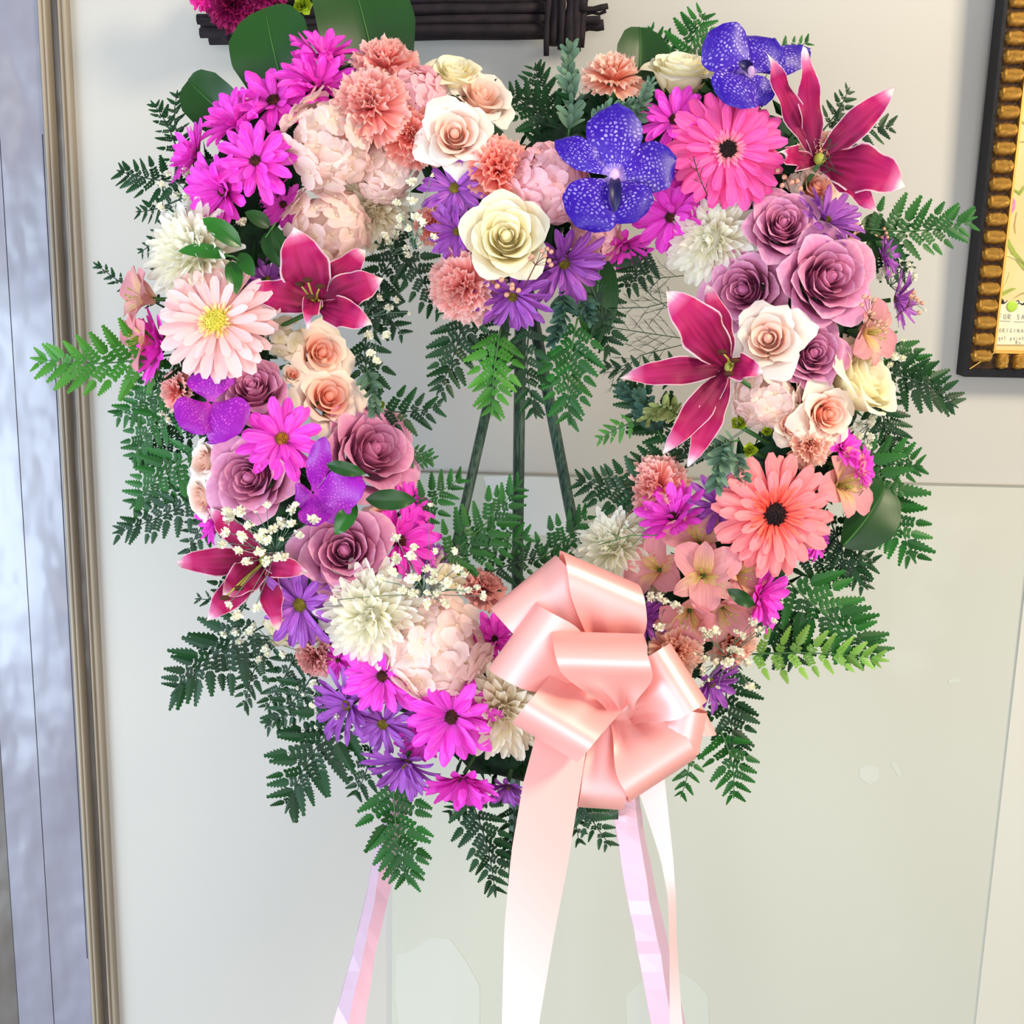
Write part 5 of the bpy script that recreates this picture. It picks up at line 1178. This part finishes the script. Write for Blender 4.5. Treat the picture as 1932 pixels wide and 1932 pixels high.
gyp(1370, 1240, .07, [(1334, 1200, 15), (1348, 1192, 17), (1325, 1190, 12), (1372, 1246, 18), (1352, 1250, 14), (1330, 1240, 14), (1324, 1262, 12), (1400, 1200, 14), (1420, 1172, 15), (1434, 1186, 15), (1410, 1250, 15), (1310, 1234, 6), (1326, 1272, 7), (1338, 1283, 6), (1324, 1293, 6), (1354, 1298, 7), (1416, 1298, 16), (1390, 1190, 10), (1380, 1222, 16), (1395, 1232, 14), (1462, 1170, 11)], "baby's breath over the peach carnation at lower right")
gyp(1640, 800, .02, [(1605, 812, 15), (1620, 826, 17), (1640, 796, 17), (1640, 826, 15), (1612, 846, 15), (1636, 842, 13), (1600, 842, 14), (1648, 790, 12), (1600, 790, 12), (1624, 800, 13), (1628, 860, 12)], "baby's breath below the yellow-cream rose")
gyp(1680, 540, .0, [(1686, 474, 15), (1668, 512, 16), (1680, 520, 14), (1716, 508, 13), (1722, 522, 15), (1706, 544, 14), (1696, 548, 12), (1660, 522, 12), (1744, 585, 6), (1712, 498, 10)], "baby's breath at the right rim beside the largest lavender rose")
gyp(1690, 650, .0, [(1704, 642, 10), (1688, 672, 14), (1702, 676, 12), (1680, 690, 12)], "a few white blossoms above the yellow-cream rose")
gyp(330, 800, .0, [(304, 782, 13), (318, 790, 14), (308, 800, 13), (324, 778, 11)], "a few white blossoms left of the magenta orchid")
gyp(1300, 880, .03, [(1520, 735, 14), (1514, 745, 12)], "two white blossoms between the deep lavender rose and peach rose")
# ---- berries
berries([(990, 540, .07), (1010, 500, .085)], [(1022, 474), (1032, 470), (1040, 475), (1028, 483), (1000, 488), (1004, 484), (1036, 492), (1040, 500)], 'pinkish berries over the dark violet daisy in the notch')
berries([(960, 560, .06), (965, 548, .085)], [(978, 548), (966, 544), (956, 556), (966, 538), (938, 540), (946, 528)], 'yellowish berries over the violet daisy at the notch tip', size=8)
berries([(1620, 640, .06), (1640, 600, .085)], [(1630, 560), (1640, 562), (1650, 566), (1626, 576), (1648, 592), (1652, 608), (1660, 606), (1666, 618), (1656, 614), (1670, 628), (1672, 612), (1640, 588)], 'berry twig over the pink alstroemeria at the right rim')
berries([(1690, 600, .02), (1710, 580, .02)], [(1718, 558), (1724, 552), (1728, 562), (1732, 568), (1740, 572), (1734, 590), (1720, 562)], 'reddish berries beyond the violet daisy at the right rim')
berries([(1660, 480, .0), (1668, 450, .0)], [(1652, 446), (1668, 432), (1672, 440), (1664, 448), (1674, 448)], 'small berries above the small violet daisy at the right rim', size=6)
berries([(1490, 360, .05), (1480, 330, .06)], [(1480, 334), (1494, 344), (1476, 350), (1504, 342), (1510, 356), (1468, 322)], 'mauve waxy buds between gerbera and upper right lily', size=8)
# ------------------------------------------------------------------ satin bow
def satin(name, c, c2):
    m, nt, bb = new_mat(name); L = nt.links.new
    uv = N(nt, 'ShaderNodeUVMap'); mp = N(nt, 'ShaderNodeMapping'); mp.inputs['Scale'].default_value = (3, 60, 1); L(uv.outputs[0], mp.inputs[0])
    no = N(nt, 'ShaderNodeTexNoise'); no.inputs['Scale'].default_value = 2; L(mp.outputs[0], no.inputs['Vector'])
    bb.inputs['Base Color'].default_value = srgb(c); bb.inputs['Roughness'].default_value = .5
    g = N(nt, 'ShaderNodeBsdfAnisotropic') if hasattr(bpy.types, 'ShaderNodeBsdfAnisotropic') else N(nt, 'ShaderNodeBsdfGlossy')
    g.inputs['Color'].default_value = srgb(c2); g.inputs['Roughness'].default_value = .43
    m1 = N(nt, 'ShaderNodeMixShader'); m1.inputs[0].default_value = .24; L(bb.outputs[0], m1.inputs[1]); L(g.outputs[0], m1.inputs[2])
    t = N(nt, 'ShaderNodeBsdfTranslucent'); t.inputs[0].default_value = srgb(c); ms = N(nt, 'ShaderNodeMixShader'); ms.inputs[0].default_value = .14
    L(m1.outputs[0], ms.inputs[1]); L(t.outputs[0], ms.inputs[2]); L(ms.outputs[0], nt.nodes['Material Output'].inputs[0])
    MATS[name] = m; return m
satin('pink satin', 'fcb2a8', 'fff2fa')
BK = at(1185, 1330, .10); bow = thing('ribbon_bow', BK, 'large pale pink satin bow at the lower right of the heart', 'bow')
BO = Vector(bow.location)
def loop(A, B, K, h=.02, kw=.014, name='loop', asym=.0, kz=.0):
    A = at(*A); B = at(*B); K = at(*K); E = (A+B)/2; e = E-K; ww = (B-A)/2
    nn = e.cross(ww).normalized()
    if nn.dot(CN) < 0: nn = -nn
    wk = ww.normalized()*kw; nu, nv = 34, 9; P = np.zeros((nu, nv, 3))
    e1 = e.normalized(); L = e.length
    for i in range(nu):
        t = i/(nu-1)
        # teardrop: out along the underside, round the end, back over the top
        a = math.pi*2*(t-.5)          # -pi..pi, 0 = tip
        al = (1+math.cos(a))/2; al = al**.62
        hh = h*math.sin(a)*(.25+.75*al)*1.25
        f = min(1, al*1.35); f = f*f*(3-2*f)
        wv = wk.lerp(ww, f); c = K+e*(al)*1.0+nn*(hh+asym*al)
        for j in range(nv):
            v = -1+2*j/(nv-1); pin = (1-f)
            P[i, j] = c+wv*v+nn*(pin*.006*math.cos(v*6)) - Vector(BO)
    link(name, mesh_grid(name, P, 'pink satin'), bow)
K0 = (1185, 1330, .085)
loop((1205, 1103, .10), (1060, 1040, .115), (1150, 1270, .09), .022)
loop((925, 1148, .105), (1048, 1048, .10), (1150, 1280, .085), .020)
loop((922, 1262, .125), (1012, 1138, .125), (1150, 1290, .105), .020)
loop((1262, 1215, .120), (1332, 1325, .130), (1180, 1340, .100), .020)
loop((1334, 1345, .105), (1318, 1424, .105), (1190, 1350, .085), .016, kw=.02)
loop((1352, 1385, .075), (1325, 1330, .075), (1210, 1350, .070), .012, kw=.02)
loop((1312, 1432, .100), (1186, 1514, .110), (1170, 1340, .090), .022)
loop((1172, 1528, .085), (1086, 1522, .090), (1150, 1330, .080), .016)
loop((968, 1362, .140), (1092, 1436, .145), (1120, 1290, .115), .024, kw=.034)
loop((1042, 1200, .150), (1215, 1205, .150), (1170, 1335, .125), .024, kw=.012)
b = MB(); b.ball((0, 0, .0), .016, 10, 7, (1, 1, 1)); kn = link('knot', b.mesh('knot', 'pink satin'), bow); kn.matrix_basis = Matrix.Translation(at(1172, 1328, .095)-BO)
def tail(left, right, nv=9):
    n = 40; P = np.zeros((n, nv, 3))
    def samp(pl, t):
        q = np.array(pl, float); s_ = np.linspace(0, 1, len(q)); t2 = t
        return [np.interp(t2, s_, q[:, k]) for k in range(3)]
    def smooth(pl): 
        q = np.array(pl, float); 
        for _ in range(3):
            m = (q[:-1]+q[1:])/2; o = [q[0]]
            for i in range(len(m)): o.append(m[i]); 
            o.append(q[-1]); q = np.array(o)
        return q
    l, r = smooth(left), smooth(right)
    for i in range(n):
        a = at(*samp(l, i/(n-1))); c = at(*samp(r, i/(n-1)))
        for j in range(nv): P[i, j] = a.lerp(c, j/(nv-1)) - BO
    link('tail', mesh_grid('tail', P, 'pink satin'), bow)
def hang(pl, y0=1400): return [(x, y, z+max(0, y-y0)*.00051*.19) for x, y, z in pl]
tail(hang([(1030, 1340, .10), (1000, 1400, .112), (972, 1530, .112), (952, 1680, .108), (946, 1830, .102), (946, 1960, .098), (950, 2300, .09)]),
     hang([(1120, 1350, .09), (1094, 1450, .10), (1086, 1570, .098), (1062, 1690, .098), (1030, 1830, .100), (1004, 1960, .10), (985, 2300, .09)]))
tail(hang([(1185, 1430, .06), (1208, 1500, .055), (1238, 1600, .05), (1262, 1650, .05), (1266, 1720, .05), (1262, 1840, .045), (1260, 1940, .04), (1275, 2300, .03)], 1500),
     hang([(1250, 1440, .06), (1258, 1490, .06), (1263, 1580, .055), (1276, 1650, .05), (1280, 1720, .045), (1268, 1830, .045), (1292, 1940, .04), (1330, 2300, .03)], 1500))
# ---- flowers fixed on the twig frame
def wallflower(px, py, dia, lab, fn, **kw):
    r = thing('carnation' if fn is carnation else 'rose', wall_at(px, py, -.085), lab, 'flower', None, facing=Vector((jit(.2), -1, -.15)), scale=dia/2*.00066); fn(r, **kw)
wallflower(392, -26, 80, 'hot pink frilled flower at the left end of the twig frame', carnation, mat='hot pink frill petal')
wallflower(440, 8, 90, 'dark burgundy frilled flower on the twig frame', carnation, mat='burgundy petal')
wallflower(500, -22, 80, 'burgundy flower at the top edge right of its frilled neighbour', carnation, mat='burgundy petal')
r = thing('bupleurum', wall_at(572, 12, -.085), 'green button flower on the twig frame between the large leaves', 'flower', None, facing=Vector((0, -1, 0)), scale=.020); button(r)
